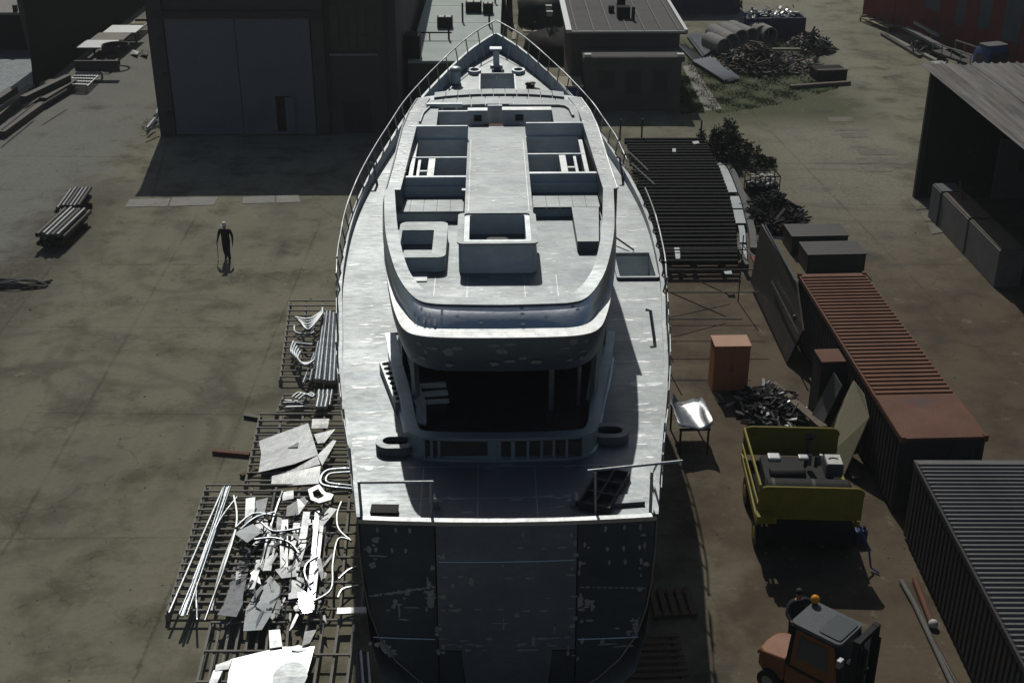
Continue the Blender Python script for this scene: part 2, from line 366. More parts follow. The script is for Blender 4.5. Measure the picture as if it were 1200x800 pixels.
for i, (x, y) in enumerate(((1022, 178), (1034, 178), (1020, 188), (1046, 189), (1028, 198), (990, 150), (1002, 150), (985, 140), (1000, 158))):
    p = G(x, y); slab([p + Vector(q) for q in ((-.8 + .1 * (i % 2), -.55, 0), (.7, -.5, 0), (.75, .55, 0), (-.7, .5 - .1 * (i % 3), 0))], .010 + .003 * (i % 3), mat='slab_worn')
for p in ([(1078, 248), (1098, 246), (1104, 258), (1084, 260)], [(1086, 263), (1104, 261), (1108, 272), (1092, 275)], [(1066, 236), (1090, 234), (1096, 244), (1074, 246)]):
    slab([G(*q) for q in p], .03, mat='slab_worn')
# concrete path beside the substation
slab([G(x, y) for x, y in ((800, 78), (812, 76), (846, 128), (826, 130))], .015, 'path', 'slab_concrete')

# ------------------------------------------------------------------ the yacht
YO = Vector((-.09, 23.0, 0)); YR = R(1.03)
yacht = thing('motor_yacht', 'huge unpainted bare aluminium yacht hull under construction filling the yard', 'yacht', YO, YR)
BS = [0, 2, 4, 7, 9.5, 12, 14, 16.5, 19, 22, 25, 27, 29, 31, 33, 35, 36.4, 37.3]
BB = [3.22, 3.52, 3.88, 4.33, 4.58, 4.85, 4.96, 5.0, 4.88, 4.54, 4.06, 3.70, 3.20, 2.62, 1.98, 1.24, .55, .03]
bs_ = crom([(s, b, 0) for s, b in zip(BS, BB)], 4)
SX, SB = [p.x for p in bs_], [max(.02, p.y) for p in bs_]
hb = lambda s: interp(s, SX, SB)
zd = lambda s: 5.9 + 1.45 * (max(0, s - 10) / 27) ** 1.5
bh = lambda s: interp(s, [0, 8, 12, 20, 25, 33, 37.3], [.12, .12, .24, .3, .37, .55, .70])
stn = [i * 37.3 / 56 for i in range(57)]
def zk(s): return .7 + 2.6 * max(0, (s - 24) / 13.3) ** 2
def section(s, side):
    b, zt, k, t = hb(s), zd(s), zk(s), s / 37.3
    fl = max(0, (t - .45) / .55)
    pts = []
    for u, wd in ((0, 0), (.03, .30), (.12, .72), (.24, .895), (.42, .955), (.65, .98), (.85, .992), (1, 1)):
        z = k + (zt - k) * u; wv = wd * (1 - fl * .55 * (1 - u) ** .7)
        sy = s - (zt - z) * .42 * max(0, (t - .7) / .3) ** 2 - .06 * (zt - z) * max(0, 1 - s / 3)
        pts.append((side * b * wv, sy, z))
    return pts
h = MB()
for side in (-1, 1): h.grid([section(s, side) for s in stn])
hull = h.build('hull', 'wall_aluminium', yacht, smooth=40)
# transom skin behind its three plates
TZ = [5.93, 5.2, 4.4, 3.7, 3.0, 2.4, 1.9, 1.45, 1.1, .8]; TW = [3.2, 3.19, 3.14, 3.05, 2.86, 2.5, 2.0, 1.3, .7, .1]
tw = lambda z: interp(-z, [-q for q in TZ], TW)
def tlo(x): return interp(abs(x), list(reversed(TW)), list(reversed(TZ)))
ty = lambda x, z: -.16 * (1 - (x / 3.2) ** 2) - .07 * (5.93 - z)
def tplate(name, x0, x1, zlo, zhi, off, mat='transom_aluminium', th=.035, n=10, lab=None):
    mb = MB(); rows_f, rows_b = [], []
    for i in range(n + 1):
        x = x0 + (x1 - x0) * i / n; lo, hi = max(zlo(x), .8), zhi(x)
        rows_f.append([(x, ty(x, lo + (hi - lo) * k / 8) - off, lo + (hi - lo) * k / 8) for k in range(9)])
        rows_b.append([(x, p[1] + th, p[2]) for (x, _, _), p in zip(rows_f[-1], rows_f[-1])])
    mb.grid(rows_f); mb.grid(rows_b)
    for a, b in ((0, 0), (n, n)): mb.grid([rows_f[a], rows_b[b]])
    mb.grid([[r[0] for r in rows_f], [r[0] for r in rows_b]]); mb.grid([[r[-1] for r in rows_f], [r[-1] for r in rows_b]])
    return mb.build(name, mat, tr_root, smooth=40)
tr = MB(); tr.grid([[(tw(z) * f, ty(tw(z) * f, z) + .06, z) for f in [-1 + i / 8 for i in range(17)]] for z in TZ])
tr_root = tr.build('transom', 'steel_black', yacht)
top = lambda x: 5.93
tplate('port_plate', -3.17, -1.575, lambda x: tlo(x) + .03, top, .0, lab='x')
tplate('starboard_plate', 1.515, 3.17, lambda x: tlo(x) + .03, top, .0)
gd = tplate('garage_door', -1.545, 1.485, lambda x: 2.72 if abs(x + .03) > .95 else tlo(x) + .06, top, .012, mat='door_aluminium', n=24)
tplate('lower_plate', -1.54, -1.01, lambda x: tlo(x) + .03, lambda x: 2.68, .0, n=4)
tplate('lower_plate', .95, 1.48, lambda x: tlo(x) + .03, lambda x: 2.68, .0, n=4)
# raised edge strip round the transom and weld lines across it
ed = MB()
for side in (-1, 1): ed.tube([(side * (tw(z) + .01), ty(tw(z), z) - .005, z) for z in TZ[:-1]], .022, 6)
ed.build('edge_strip', 'mid_aluminium', tr_root, smooth=60)
def tline(x0, x1, z0, z1, wd=.03, mat='wall_aluminium', off=.02):
    mb = MB(); n = 8; pts = []
    for i in range(n + 1):
        x = x0 + (x1 - x0) * i / n; z = z0 + (z1 - z0) * i / n; pts.append((x, ty(x, z) - off, z))
    return mb.tube(pts, wd / 2, 4).build('weld_seam', mat, tr_root)
tline(-1.5, 1.45, 5.0, 5.02); tline(-3.0, -1.62, 3.02, 3.02); tline(1.55, 2.9, 2.98, 2.95)
# ground-off patches, thin and proud of the plate
gm = MB()
def tmark(x, z, wd, hh, off=.004, jag=5):
    n = 9; pts = []; off = off + len(gm.v) * .0000045
    for i in range(n):
        a = 2 * pi * i / n; r = random.uniform(.65, 1.15)
        xx, zz = x + wd / 2 * cos(a) * r, z + hh / 2 * sin(a) * r
        pts.append((xx, ty(xx, zz) - off, zz))
    gm.add(pts, [tuple(range(n))])
rn = random.Random(3)
for z, xs in ((5.35, [.3, .75, 1.2]), (4.62, [-1.4, -1.05, .0, .5, 1.35]), (4.1, [-1.45, .85, 1.4]), (3.78, [-1.42, -1.1, -.7, -.2, .35, .8, 1.4]), (3.02, [-1.45, -1.0, -.45, .2, .8, 1.35]), (2.85, [-1.1, -.65, .2, 1.0])):
    for x in xs: tmark(x + rn.uniform(-.04, .04), z + rn.uniform(-.03, .03), rn.uniform(.10, .26), rn.uniform(.03, .07), .017)
for z, xs in ((5.75, [-2.8, -2.4, -2.1, 2.1, 2.5, 2.85]), (5.25, [-2.85, -2.5, -2.2, 2.15, 2.5, 2.85]), (4.9, [-2.9, 2.2, 2.55, 2.9])):
    for x in xs: tmark(x, z, .07, .16)
for i in range(14): tmark(-3.0 + i * .105, 4.08 + i * .022, rn.uniform(.08, .2), rn.uniform(.05, .12))
for i in range(12): tmark(1.62 + i * .125, 4.32 - i * .01, rn.uniform(.06, .14), rn.uniform(.03, .06))
for x, z, a, b in ((-2.4, 3.75, .05, .4), (-2.3, 3.5, .3, .05), (-2.15, 3.82, .4, .04), (-2.85, 5.1, .5, .05), (-3.0, 5.25, .12, .25), (1.78, 3.95, .3, .08), (1.85, 3.8, .07, .35), (1.8, 3.45, .2, .08), (-2.75, 2.75, .25, .2), (-2.6, 2.6, .3, .12), (2.85, 3.2, .1, .5), (2.6, 2.72, .5, .05), (2.2, 2.8, .5, .06), (-1.7, 4.0, .2, .35), (-1.75, 4.5, .05, .3), (.55, 3.0, .09, .35), (-.1, 3.4, .05, .4), (-.2, 3.45, .5, .03)):
    tmark(x, z, a, b, .017 if abs(x) < 1.5 else .004)
for i in range(70):
    x = rn.choice((-3.0, -1.68, -1.45, 1.4, 1.6, 2.95, rn.uniform(-3, 3))) + rn.gauss(0, .07); z = rn.uniform(2.2, 5.7)
    if abs(x) < tw(z) - .12: tmark(x, z, rn.uniform(.05, .16), rn.uniform(.04, .22), .017 if abs(x + .03) < 1.52 else .004)
for x, z in ((-2.85, 2.9), (-2.7, 2.75), (2.75, 3.0), (2.85, 3.35), (-2.95, 5.5), (-1.72, 4.2), (1.75, 3.9), (-2.5, 3.85)):
    for k in range(6): tmark(x + rn.gauss(0, .1), z + rn.gauss(0, .1), rn.uniform(.05, .2), rn.uniform(.04, .14))
for i in range(12): tmark(rn.uniform(-1.4, 1.4), rn.choice((2.75, 2.9, 3.05, 3.78)), rn.uniform(.15, .5), rn.uniform(.03, .09), .017)
tag(gm.build('grinding_marks', 'grinding_mark', tr_root), kind='stuff')

# main deck, with the opening of the side hatch left out
HX0, HX1, HS0, HS1 = 3.62, 4.72, 12.95, 14.85
dk = MB(); ss = sorted(set([0] + stn + [HS0, HS1, 30.65, 33.55]))
xb = [-9, -3, -.72, .78, 3, HX0, HX1, 9]
for a, b in zip(ss[:-1], ss[1:]):
    for xa, xc in zip(xb[:-1], xb[1:]):
        if xa == HX0 and a >= HS0 - .01 and b <= HS1 + .01: continue
        if xa == -.72 and a >= 30.64 and b <= 33.56: continue
        q = []
        for s, x in ((a, xa), (a, xc), (b, xc), (b, xa)):
            e = hb(s) - .03; q.append((max(-e, min(e, x)), s + (ty(max(-e, min(e, x)), 5.9) + .05 if s == 0 else 0), zd(s)))
        if q[0][0] == q[1][0] and q[2][0] == q[3][0]: continue
        dk.add(q, [(0, 1, 2, 3)])
deck = dk.build('main_deck', 'deck_aluminium', yacht)
pit = MB().box(HX0 - .02, HX1 + .02, HS0 - .02, HS1 + .02, 4.7, 4.75)
for q in ((HX0 - .03, HX0, HS0, HS1), (HX1, HX1 + .03, HS0, HS1), (HX0, HX1, HS0 - .03, HS0), (HX0, HX1, HS1, HS1 + .03)): pit.box(*q, 4.75, zd(14) - .01)
hp = pit.build('side_hatch', 'wall_aluminium', yacht)
hr = MB().ring(rrect(HX0 - .1, HX1 + .1, HS0 - .1, HS1 + .1, .08), rrect(HX0, HX1, HS0, HS1, .04), zd(13) - .02, zd(15) + .035).build('hatch_rim', 'deck_aluminium', hp)
# weld seams on the plates
for i in range(24):
    s = .9 + i * 1.32
    for i_s, (x0, x1) in enumerate(((-hb(s) + .15, -2.9), (2.9, hb(s) - .15))):
        if s < 2.4 or s > 31: x0, x1 = (-hb(s) + .15, hb(s) - .15)
        if s > 26 and s < 31 or (x0 < 0 < x1 and i_s): continue
        if HS0 - .1 < s < HS1 + .1 and x0 > 0: continue
        if x1 - x0 > .2: MB().strip([(x0, s, zd(s) + .001), (x1, s + .02, zd(s) + .001)], .011, 4).build('weld_seam', 'bright_aluminium', deck)
for x in (-1.9, -.65, .65): MB().strip([(x, .15, 5.901), (x, 2.3, 5.901)], .011, 4).build('weld_seam', 'bright_aluminium', deck)
dm = MB()
for i in range(190):
    s = rn.uniform(.3, 25); side = rn.choice((-1, 1)); e = hb(s) - .2
    x = side * rn.uniform(min(3.1, e - .1), e) if s > 2.4 else rn.uniform(-e, e)
    if side > 0 and HS0 - .4 < s < HS1 + .4: continue
    s = round((s - .9) / 1.32) * 1.32 + .9 + rn.uniform(-.08, .08) if rn.random() < .6 else s
    if s < .2: continue
    a, b_ = rn.uniform(.08, .28), rn.uniform(.02, .05); an = rn.uniform(-.2, .2)
    dm.add([(x + dx * cos(an) - dy * sin(an), s + dx * sin(an) + dy * cos(an), zd(s) + .0025 + .00002 * i) for dx, dy in ((-a, -b_ * .6), (a * .3, -b_), (a, b_ * .3), (a * .5, b_), (-a * .4, b_ * .7))], [(0, 1, 2, 3, 4)])
tag(dm.build('grinding_marks', 'bright_aluminium', deck), kind='stuff')

# bulwark with cap rail
def bul(side):
    mb, cp = MB(), MB(); rows, cr = [], []
    for s in [q for q in stn if q < 37.0] + [37.2]:
        b, z0, z1 = hb(s), zd(s) - .05, zd(s) + bh(s); i = max(.0, b - .09)
        rows.append([(side * (b + .004), s, z0), (side * (b + .004), s, z1), (side * i, s, z1), (side * i, s, z0)])
        o_, i_ = b + .012, max(0, b - .10); cr.append([(side * o_, s, z1 + .002), (side * o_, s, z1 + .025), (side * i_, s, z1 + .025), (side * i_, s, z1 + .002)])
    mb.grid(rows, True); cp.grid(cr, True)
    bo = mb.build('bulwark', 'wall_aluminium', yacht, smooth=40); cp.build('cap_rail', 'deck_aluminium', bo, smooth=40)
    return bo
bul(-1); bul(1)
cp = MB(); cp.grid([[(x, ty(x, 5.93) - .03, 5.9), (x, ty(x, 5.93) - .03, 6.0), (x, ty(x, 5.93) + .12, 6.0), (x, ty(x, 5.93) + .12, 5.9)] for x in [-3.2 + i * .2 for i in range(33)]], True)
cp.build('stern_cap_rail', 'bright_aluminium', yacht)
def rail(side, s0, s1, up, step=1.15, lean=.05):
    n = max(2, int((s1 - s0) / .6)); P = []
    for i in range(n + 1):
        s = s0 + (s1 - s0) * i / n; P.append((side * (hb(s) + lean * min(1, (37.3 - s) / 2)), s, zd(s) + bh(s) + up * (.35 + .65 * min(1, (i + 1) / 4))))
    ro = MB().tube(P, .028, 6).build('guard_rail', 'bright_aluminium', yacht, smooth=60)
    s = s0 + .3
    while s < s1:
        b = hb(s); MB().tube([(side * (b - .04), s, zd(s) + bh(s)), (side * (b + lean), s - .03, zd(s) + bh(s) + up)], .028, 5).build('stanchion', 'galvanised', ro); s += step
rail(-1, 11.5, 37.3, .58); rail(1, 21.5, 37.3, .58); rail(1, 11.2, 18.5, .5, 1.1)
for side, ss2 in ((-1, (1.6, 3.4, 5.2, 7, 8.8, 10.4)), (1, (1.2, 2.6, 4.2, 6.1, 7.8, 9.4))):
    for k, s in enumerate(ss2):
        b = hb(s); x = side * (b + .02)
        MB().tube([(x, s, 6.0), (x + side * .03, s + .1, 6.75)], .025, 5).build('stanchion', 'galvanised', yacht)
    MB().tube([(side * (hb(s) + .05), s, 6.32) for s in [.6 + .6 * i for i in range(17)]], .015, 5).build('lower_guard_rail', 'galvanised', yacht)
    for k in range(4):
        s = 2.1 + 2.3 * k
        MB().beam((side * (hb(s) + .045), s, 6.42), (side * (hb(s + 1.5) + .045), s + 1.5, 6.42), .015, .32).build('toe_plate', 'wall_aluminium', yacht)
for x, s in ((4.5, 21.3), (-4.38, 20.9), (4.2, 8.9)):
    MB().tube([(x, s, zd(s)), (x - .12, s + .2, zd(s) + .75), (x - .25, s + .2, zd(s) + .78)], .05, 6).build('deck_post', 'galvanised', yacht, smooth=50)
MB().tube([(3.05, 16.6, 6.45), (4.25, 14.95, 6.1)], .03, 5).build('hatch_stay', 'steel_dark', hp)

# ---- superstructure
SHX = -.08
def U(half, k=4):
    P = crom([(x, s, z) for x, s, z in half], k); return [Vector((p.x + SHX, p.y, p.z)) for p in P] + [Vector((-p.x + SHX, p.y, p.z)) for p in reversed(P[:-1])]
LO = [(-3.2, 10.4, 8.9), (-3.0, 7.7, 8.9), (-2.68, 5.3, 8.9), (-2.45, 4.0, 8.9), (-2.2, 3.2, 8.9), (-1.78, 2.88, 8.9), (-1.0, 2.78, 8.9), (0, 2.76, 8.9)]
LI = [(-3.17, 10.4, 8.9), (-2.93, 7.6, 8.9), (-2.55, 5.3, 8.9), (-2.24, 4.2, 8.9), (-1.98, 3.52, 8.9), (-1.62, 3.28, 8.9), (-1.0, 3.24, 8.9), (0, 3.22, 8.9)]
RO = [(-3.13, 10.4, 9.75), (-2.9, 7.6, 9.62), (-2.58, 5.65, 9.5), (-2.31, 4.75, 9.38), (-1.98, 4.05, 9.32), (-1.63, 3.8, 9.3), (-1.0, 3.72, 9.3), (0, 3.68, 9.3)]
RI = [(-2.86, 10.4, 9.75), (-2.6, 7.6, 9.62), (-2.3, 5.75, 9.5), (-2.06, 5.0, 9.38), (-1.75, 4.4, 9.32), (-1.52, 4.2, 9.3), (-1.0, 4.1, 9.3), (0, 4.07, 9.3)]
FL = [(-2.95, 10.4, 8.05), (-2.8, 7.6, 8.05), (-2.6, 5.6, 8.02), (-2.38, 4.4, 8.0), (-2.08, 3.5, 8.0), (-1.6, 3.06, 8.0), (-1.0, 2.96, 8.0), (0, 2.92, 8.0)]
lo, li, ro_, ri, fl_ = U(LO), U(LI), U(RO), U(RI), U(FL)
deckhouse = thing('x', 'x', 'x'); bpy.data.objects.remove(deckhouse)
ov = MB()
n = len(lo)
mid = [a.lerp(b, .5) + (a - Vector((SHX, 9, a.z))).normalized() * .05 for a, b in zip(lo, fl_)]
ov.grid([fl_, mid, [p - Vector((0, 0, .03)) for p in lo], lo])
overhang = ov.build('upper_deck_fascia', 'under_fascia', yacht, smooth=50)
lg = MB(); lg.grid([[p + Vector((0, 0, .0)) for p in lo], [p + Vector((0, 0, .03)) for p in lo], [p + Vector((0, 0, .03)) for p in li], [p - Vector((0, 0, .02)) for p in li]])
lg.build('ledge', 'bright_aluminium', overhang, smooth=50)
cm = MB()
bul_ = [a.lerp(b, .5) + (a.lerp(b, .5) - Vector((SHX, 8, 9.2))).normalized() * .07 for a, b in zip(li, ro_)]
cm.grid([li, bul_, ro_, ri, [Vector((p.x, p.y, 8.88)) for p in ri]])
coam = cm.build('sundeck_coaming', 'fascia_aluminium', yacht, smooth=45)
rm = MB(); rm.grid([[p + Vector((0, 0, -.002)) + (p - Vector((SHX, 8, p.z))).normalized() * .02 for p in ro_], [p + Vector((0, 0, .03)) + (p - Vector((SHX, 8, p.z))).normalized() * .02 for p in ro_], [p + Vector((0, 0, .03)) for p in ri], [p - Vector((0, 0, .002)) for p in ri]])
rm.build('coaming_cap', 'deck_aluminium', coam, smooth=45)
# chalk and grinding marks on the fascia
fm = MB()
def facemark(P, Q, u, v, a, b):
    i = int(u * (len(P) - 1)); c = P[i].lerp(Q[i], v); t = (P[min(i + 1, len(P) - 1)] - P[i - 1]).normalized(); upv = (Q[i] - P[i]).normalized(); nn = t.cross(upv).normalized()
    if nn.y > 0: nn = -nn
    fm.add([c + nn * (.004 + len(fm.v) * .00001) + t * a * cos(k * pi / 4) * rn.uniform(.6, 1.2) + upv * b * sin(k * pi / 4) * rn.uniform(.6, 1.2) for k in range(8)], [tuple(range(8))])
for i in range(16): facemark(bul_, ro_, rn.uniform(.3, .42), rn.uniform(-.6, .6), .035, .06)
for i in range(10): facemark(bul_, ro_, rn.uniform(.42, .72), rn.uniform(-.5, .8), .05, .03)
for i in range(26): facemark(mid, lo, rn.uniform(.3, .7), rn.uniform(-.6, .8), rn.uniform(.05, .16), rn.uniform(.03, .08))
tag(fm.build('grinding_marks', 'grinding_mark', coam), kind='stuff')
# sundeck floor / slab, closed underneath
eh = lambda s: interp(s, [10.3, 12, 15, 17, 18.7, 19.3], [3.18, 3.1, 3.0, 2.88, 2.66, 2.35])
poly = [(p.x, p.y) for p in ri] + [(eh(s) - .15, s) for s in (12, 15, 17, 18.7, 19.1)] + [(-eh(s) + .0, s) for s in (19.1, 18.7, 17, 15, 12)]
MB().prism(poly, 8.6, 8.9).build('sundeck_floor', 'deck_aluminium', yacht)
poly = [(p.x * .99, p.y + .03) for p in fl_] + [(eh(s) - .1, s) for s in (12, 15, 17, 18.7, 19.1)] + [(-eh(s) + .1, s) for s in (19.1, 18.7, 17, 15, 12)]
MB().prism(poly, 8.0, 8.1).build('deckhead', 'wall_aluminium', yacht)
for i, x in enumerate((-1.7, -.9, .5, 1.3)): MB().strip([(x, 3.9, 8.901), (x, 6.4, 8.901)], .008, 4).build('weld_seam', 'bright_aluminium', yacht)
# hot tub
tub = MB().ring(rrect(-1.12, .82, 6.53, 8.66, .14), rrect(-.86, .57, 6.85, 8.60, .06), 8.895, 9.67).build('hot_tub', 'wall_aluminium', yacht, smooth=35)
MB().ring(rrect(-1.16, .86, 6.49, 8.67, .16), rrect(-1.0, .70, 6.62, 8.64, .10), 9.672, 9.71).build('tub_rim', 'deck_aluminium', tub, smooth=35)
MB().box(-.85, .56, 6.87, 8.58, 9.12, 9.14).build('tub_seat', 'deck_aluminium', tub)
MB().prism(rrect(-.42, .12, 6.9, 7.45, .1), 9.14, 9.5).build('tub_step', 'steel_dark', tub, smooth=35)
# walkway on the roof
wk = MB().box(-1.0, .8, 8.67, 16.6, 8.9, 9.7).build('roof_walkway', 'deck_aluminium', yacht)
for s in (9.9, 11.9, 14.2): MB().strip([(-.98, s, 9.701), (.78, s, 9.701)], .009, 4).build('weld_seam', 'bright_aluminium', wk)
for x in (-.9, .7): MB().strip([(x, 8.8, 9.701), (x, 15.2, 9.701)], .008, 4).build('weld_seam', 'bright_aluminium', wk)
wm = MB()
for i in range(46):
    x, s = rn.uniform(-.9, .7), rn.uniform(8.8, 15.5); a, b_ = rn.uniform(.03, .12), rn.uniform(.01, .03); an = rn.uniform(-.4, .4)
    wm.add([(x + dx * cos(an) - dy * sin(an), s + dx * sin(an) + dy * cos(an), 9.7055 + .00003 * i) for dx, dy in ((-a, -b_), (a * .5, -b_), (a, b_), (-a * .3, b_))], [(0, 1, 2, 3)])
for i in range(90):
    x, s = rn.uniform(-2.2, 2.1), rn.uniform(3.8, 8.6)
    if -1.25 < x < .95 and s > 6.3 or (x < -1.3 and s > 6.4) or x > 1.85 or (s < 4.6 and abs(x) > 1.5): continue
    a, b_ = rn.uniform(.03, .14), rn.uniform(.01, .03)
    wm.add([(x - a, s - b_, 8.9015 + .00002 * i), (x + a * .5, s - b_ * .7, 8.9015 + .00002 * i), (x + a, s + b_, 8.9015 + .00002 * i), (x - a * .3, s + b_, 8.9015 + .00002 * i)], [(0, 1, 2, 3)])
for i in range(150):
    s = rn.uniform(11, 18); side = rn.choice((-1, 1)); x = side * (eh(s) - rn.uniform(.05, .38)); z = interp(s, [10.4, 15.3], [9.76, 10.1]) + .0025 + .00002 * i
    a, b_ = rn.uniform(.02, .07), rn.uniform(.015, .05)
    wm.add([(x - a, s - b_, z), (x + a * .5, s - b_ * .7, z), (x + a, s + b_, z), (x - a * .3, s + b_, z)], [(0, 1, 2, 3)])
tag(wm.build('grinding_marks', 'bright_aluminium', wk), kind='stuff')
# side strips of the roof
for side in (-1, 1):
    rows = []
    for i in range(25):
        s = 10.4 + i * .34; e, z = eh(s), interp(s, [10.4, 15.3], [9.76, 10.1])
        inn = interp(s, [10.4, 15, 17.2, 19], [2.78, 2.58, 2.5, 2.2])
        rows.append([(side * e, s, 8.0), (side * e, s, z), (side * inn, s, z), (side * inn, s, 8.85)])
    sp = MB().grid(rows); sp.add([Vector(p) for p in rows[0]], [(0, 1, 2, 3)]); sp.add([Vector(p) for p in rows[-1]], [(0, 1, 2, 3)])
    spo = sp.build('roof_side', 'deck_aluminium', yacht, smooth=30)
    for i in range(9):
        s = 10.9 + i * .85; z = interp(s, [10.4, 15.3], [9.76, 10.1]) + .002
        MB().strip([(side * (eh(s) - .02), s, z), (side * (interp(s, [10.4, 15, 17.2, 19], [2.78, 2.58, 2.5, 2.2]) + .02), s, z)], .012, 4).build('weld_seam', 'bright_aluminium', spo)
    MB().tube([(side * (eh(s) + .005), s, interp(s, [10.4, 15.3], [9.76, 10.1])) for s in [10.4 + i * .5 for i in range(17)]], .03, 5).build('edge_bead', 'bright_aluminium', spo)
# roof wells, benches, lockers on both sides
def side_parts(side):
    X = lambda a, b: (min(side * a + SHX * 0, side * b), max(side * a, side * b))
    ci = 1.0 if side < 0 else .8                                     # walkway edge
    out = 2.62 if side < 0 else 2.50
    def bx(name, a, b, s0, s1, z0, z1, mat='wall_aluminium', bev=0, par=yacht):
        x0, x1 = X(a, b); return MB().box(x0, x1, s0, s1, z0, z1).build(name, mat, par, bevel=bev)
    o = .0 if side < 0 else .28
    frame = bx('well_frame', ci + .003, out, 15.12 + o, 15.26 + o, 8.905, 9.703)   # far wall
    bx('upper_wall', ci + .004, out + .2, 15.27 + o, 15.35 + o, 9.3, 10.105)
    bx('cross_beam', ci + .003, out, 13.40 + o, 13.48 + o, 8.905, 9.702, par=frame)
    bx('aft_wall', ci + .003, out + .22, 11.60 + o, 11.74 + o, 8.905, 9.704, par=frame)
    bx('well_side', out - .1, out + .02, 11.75 + o, 15.11 + o, 8.906, 9.69, 'bright_aluminium', par=frame)
    bx('small_beam', ci + .93, ci + 1.12, 11.75 + o, 13.39 + o, 8.905, 9.68, 'bright_aluminium', par=frame)
    bx('small_beam', ci + 1.35, ci + 1.43, 11.75 + o, 13.39 + o, 8.905, 9.65, 'bright_aluminium', par=frame)
    bx('small_beam', ci + 1.13, ci + 1.34, 12.25 + o, 12.36 + o, 8.905, 9.66, 'bright_aluminium', par=frame)
    bx('step', ci + .05, out + .32, 11.40 + o, 11.59 + o, 8.905, 9.45, par=frame)
    return bx, X, o, ci, out
bx, X, o, ci, out = side_parts(-1)
bench = bx('bench', 1.06, 2.9, 10.2, 11.39, 8.905, 9.14)
for i in range(5):
    a = 1.06 + i * .37; bx('bench_panel', a + .004, a + .366, 10.18, 11.38, 9.142, 9.2, 'deck_aluminium', par=bench)
bx('tab', .99, 1.12, 11.2, 11.39, 9.203, 9.45, 'bright_aluminium', par=bench)
lk = MB().ring(rrect(-2.7, -1.46, 6.62, 9.1, .2), rrect(-2.63, -1.80, 6.80, 8.50, .04), 8.905, 9.28).build('locker', 'wall_aluminium', yacht, smooth=35)
MB().ring(rrect(-2.71, -1.45, 6.61, 9.11, .2), rrect(-2.63, -1.80, 6.80, 8.50, .04), 9.282, 9.305).build('locker_rim', 'deck_aluminium', lk, smooth=35)
bx('floor_plate', 1.9, 2.3, 6.0, 6.5, 8.903, 8.93, 'bright_aluminium')
bx, X, o, ci, out = side_parts(1)
bench = bx('bench', .87, 2.72, 10.5, 11.67, 8.905, 9.14)
for i in range(5):
    a = .87 + i * .37; bx('bench_panel', a + .004, a + .366, 10.48, 11.66, 9.142, 9.2, 'deck_aluminium', par=bench)
MB().prism([(1.93, 7.9), (2.48, 7.9), (2.68, 10.47), (1.93, 10.47)], 8.905, 9.195).build('side_bench', 'deck_aluminium', yacht)
# forward roof part: platforms, wheelhouse well, panel walls
bx('platform', 1.67, 2.5, 15.64, 17.75, 8.905, 10.095, 'deck_aluminium')
bx('aft_console', .84, 1.66, 15.64, 15.72, 8.905, 9.9)
bx, X = (lambda name, a, b, s0, s1, z0, z1, mat='wall_aluminium', par=yacht: MB().box(a, b, s0, s1, z0, z1).build(name, mat, par)), None
bx('platform', -2.6, -1.96, 15.36, 17.75, 8.905, 10.095, 'deck_aluminium')
pw = bx('panel_wall', -1.0, -.4, 16.9, 17.2, 8.95, 10.1); bx('panel_cap', -1.02, -.39, 16.88, 17.22, 10.102, 10.13, 'bright_aluminium', pw)
bx('panel_opening', -.82, -.58, 16.86, 16.898, 9.78, 9.98, 'steel_dark', pw)
pw = bx('panel_wall', .1, 1.66, 16.95, 17.2, 8.95, 10.1); bx('panel_cap', .08, 1.66, 16.93, 17.3, 10.102, 10.13, 'bright_aluminium', pw)
bx('panel_opening', .5, .76, 16.91, 16.948, 9.78, 9.98, 'steel_dark', pw)
bx('panel_wall', -.39, .09, 17.6, 17.7, 8.95, 10.09)
bx('panel_wall', -1.95, -1.01, 16.95, 17.05, 8.95, 10.09)
MB().tube([(-1.5 + .38 * cos(a), 16.5, 9.3 + .38 * sin(a)) for a in [i * pi / 8 for i in range(9)]], .04, 6).build('wheel_arch', 'wall_aluminium', yacht)
bx('low_step', -.5, .1, 16.62, 16.8, 9.3, 9.72, 'rust_plate')
# plated bands across the roof front
def arc_s(x): return -.5 * (abs(x) / 2.3) ** 2.4
for r_, (s0, s1, z0, z1, n, xa) in enumerate(((18.72, 19.35, 10.16, 10.2, 11, 2.15), (17.72, 18.62, 10.1, 10.13, 10, 2.3))):
    for i in range(n):
        a, b = -xa + 2 * xa * i / n + .012, -xa + 2 * xa * (i + 1) / n - .012
        q = [(a, s0 + arc_s(a)), (b, s0 + arc_s(b)), (b, s1 + arc_s(b)), (a, s1 + arc_s(a))]
        MB().prism(q, 9.9, lambda x, y: z0 + (z1 - z0) * .5 + rn.uniform(-.002, .002)).build('roof_plate', 'deck_aluminium', yacht)
fr = MB(); rows = []
for i in range(21):
    x = -2.6 + .26 * i; rows.append([(x, 17.72 + arc_s(x), 8.9), (x, 17.72 + arc_s(x), 10.06), (x, 19.4 + arc_s(x), 10.06), (x * 1.12, 25.5 - .35 * (x * x) ** .8, 6.3)])
frn = fr.grid(rows).build('wheelhouse_front', 'wall_aluminium', yacht, smooth=40)
for i in range(5):
    x0, x1 = -2.2 + i * .9, -1.42 + i * .9
    def fp(x, t):
        a, b = Vector((x, 19.4 + arc_s(x), 10.06)), Vector((x * 1.12, 25.5 - .35 * (x * x) ** .8, 6.3)); return a.lerp(b, t) + Vector((0, .03, .05))
    MB().hexa([fp(x0, .5), fp(x1, .5), fp(x1, .15), fp(x0, .15)] + [p + Vector((0, .02, .03)) for p in (fp(x0, .5), fp(x1, .5), fp(x1, .15), fp(x0, .15))]).build('window', 'window_glass', frn)
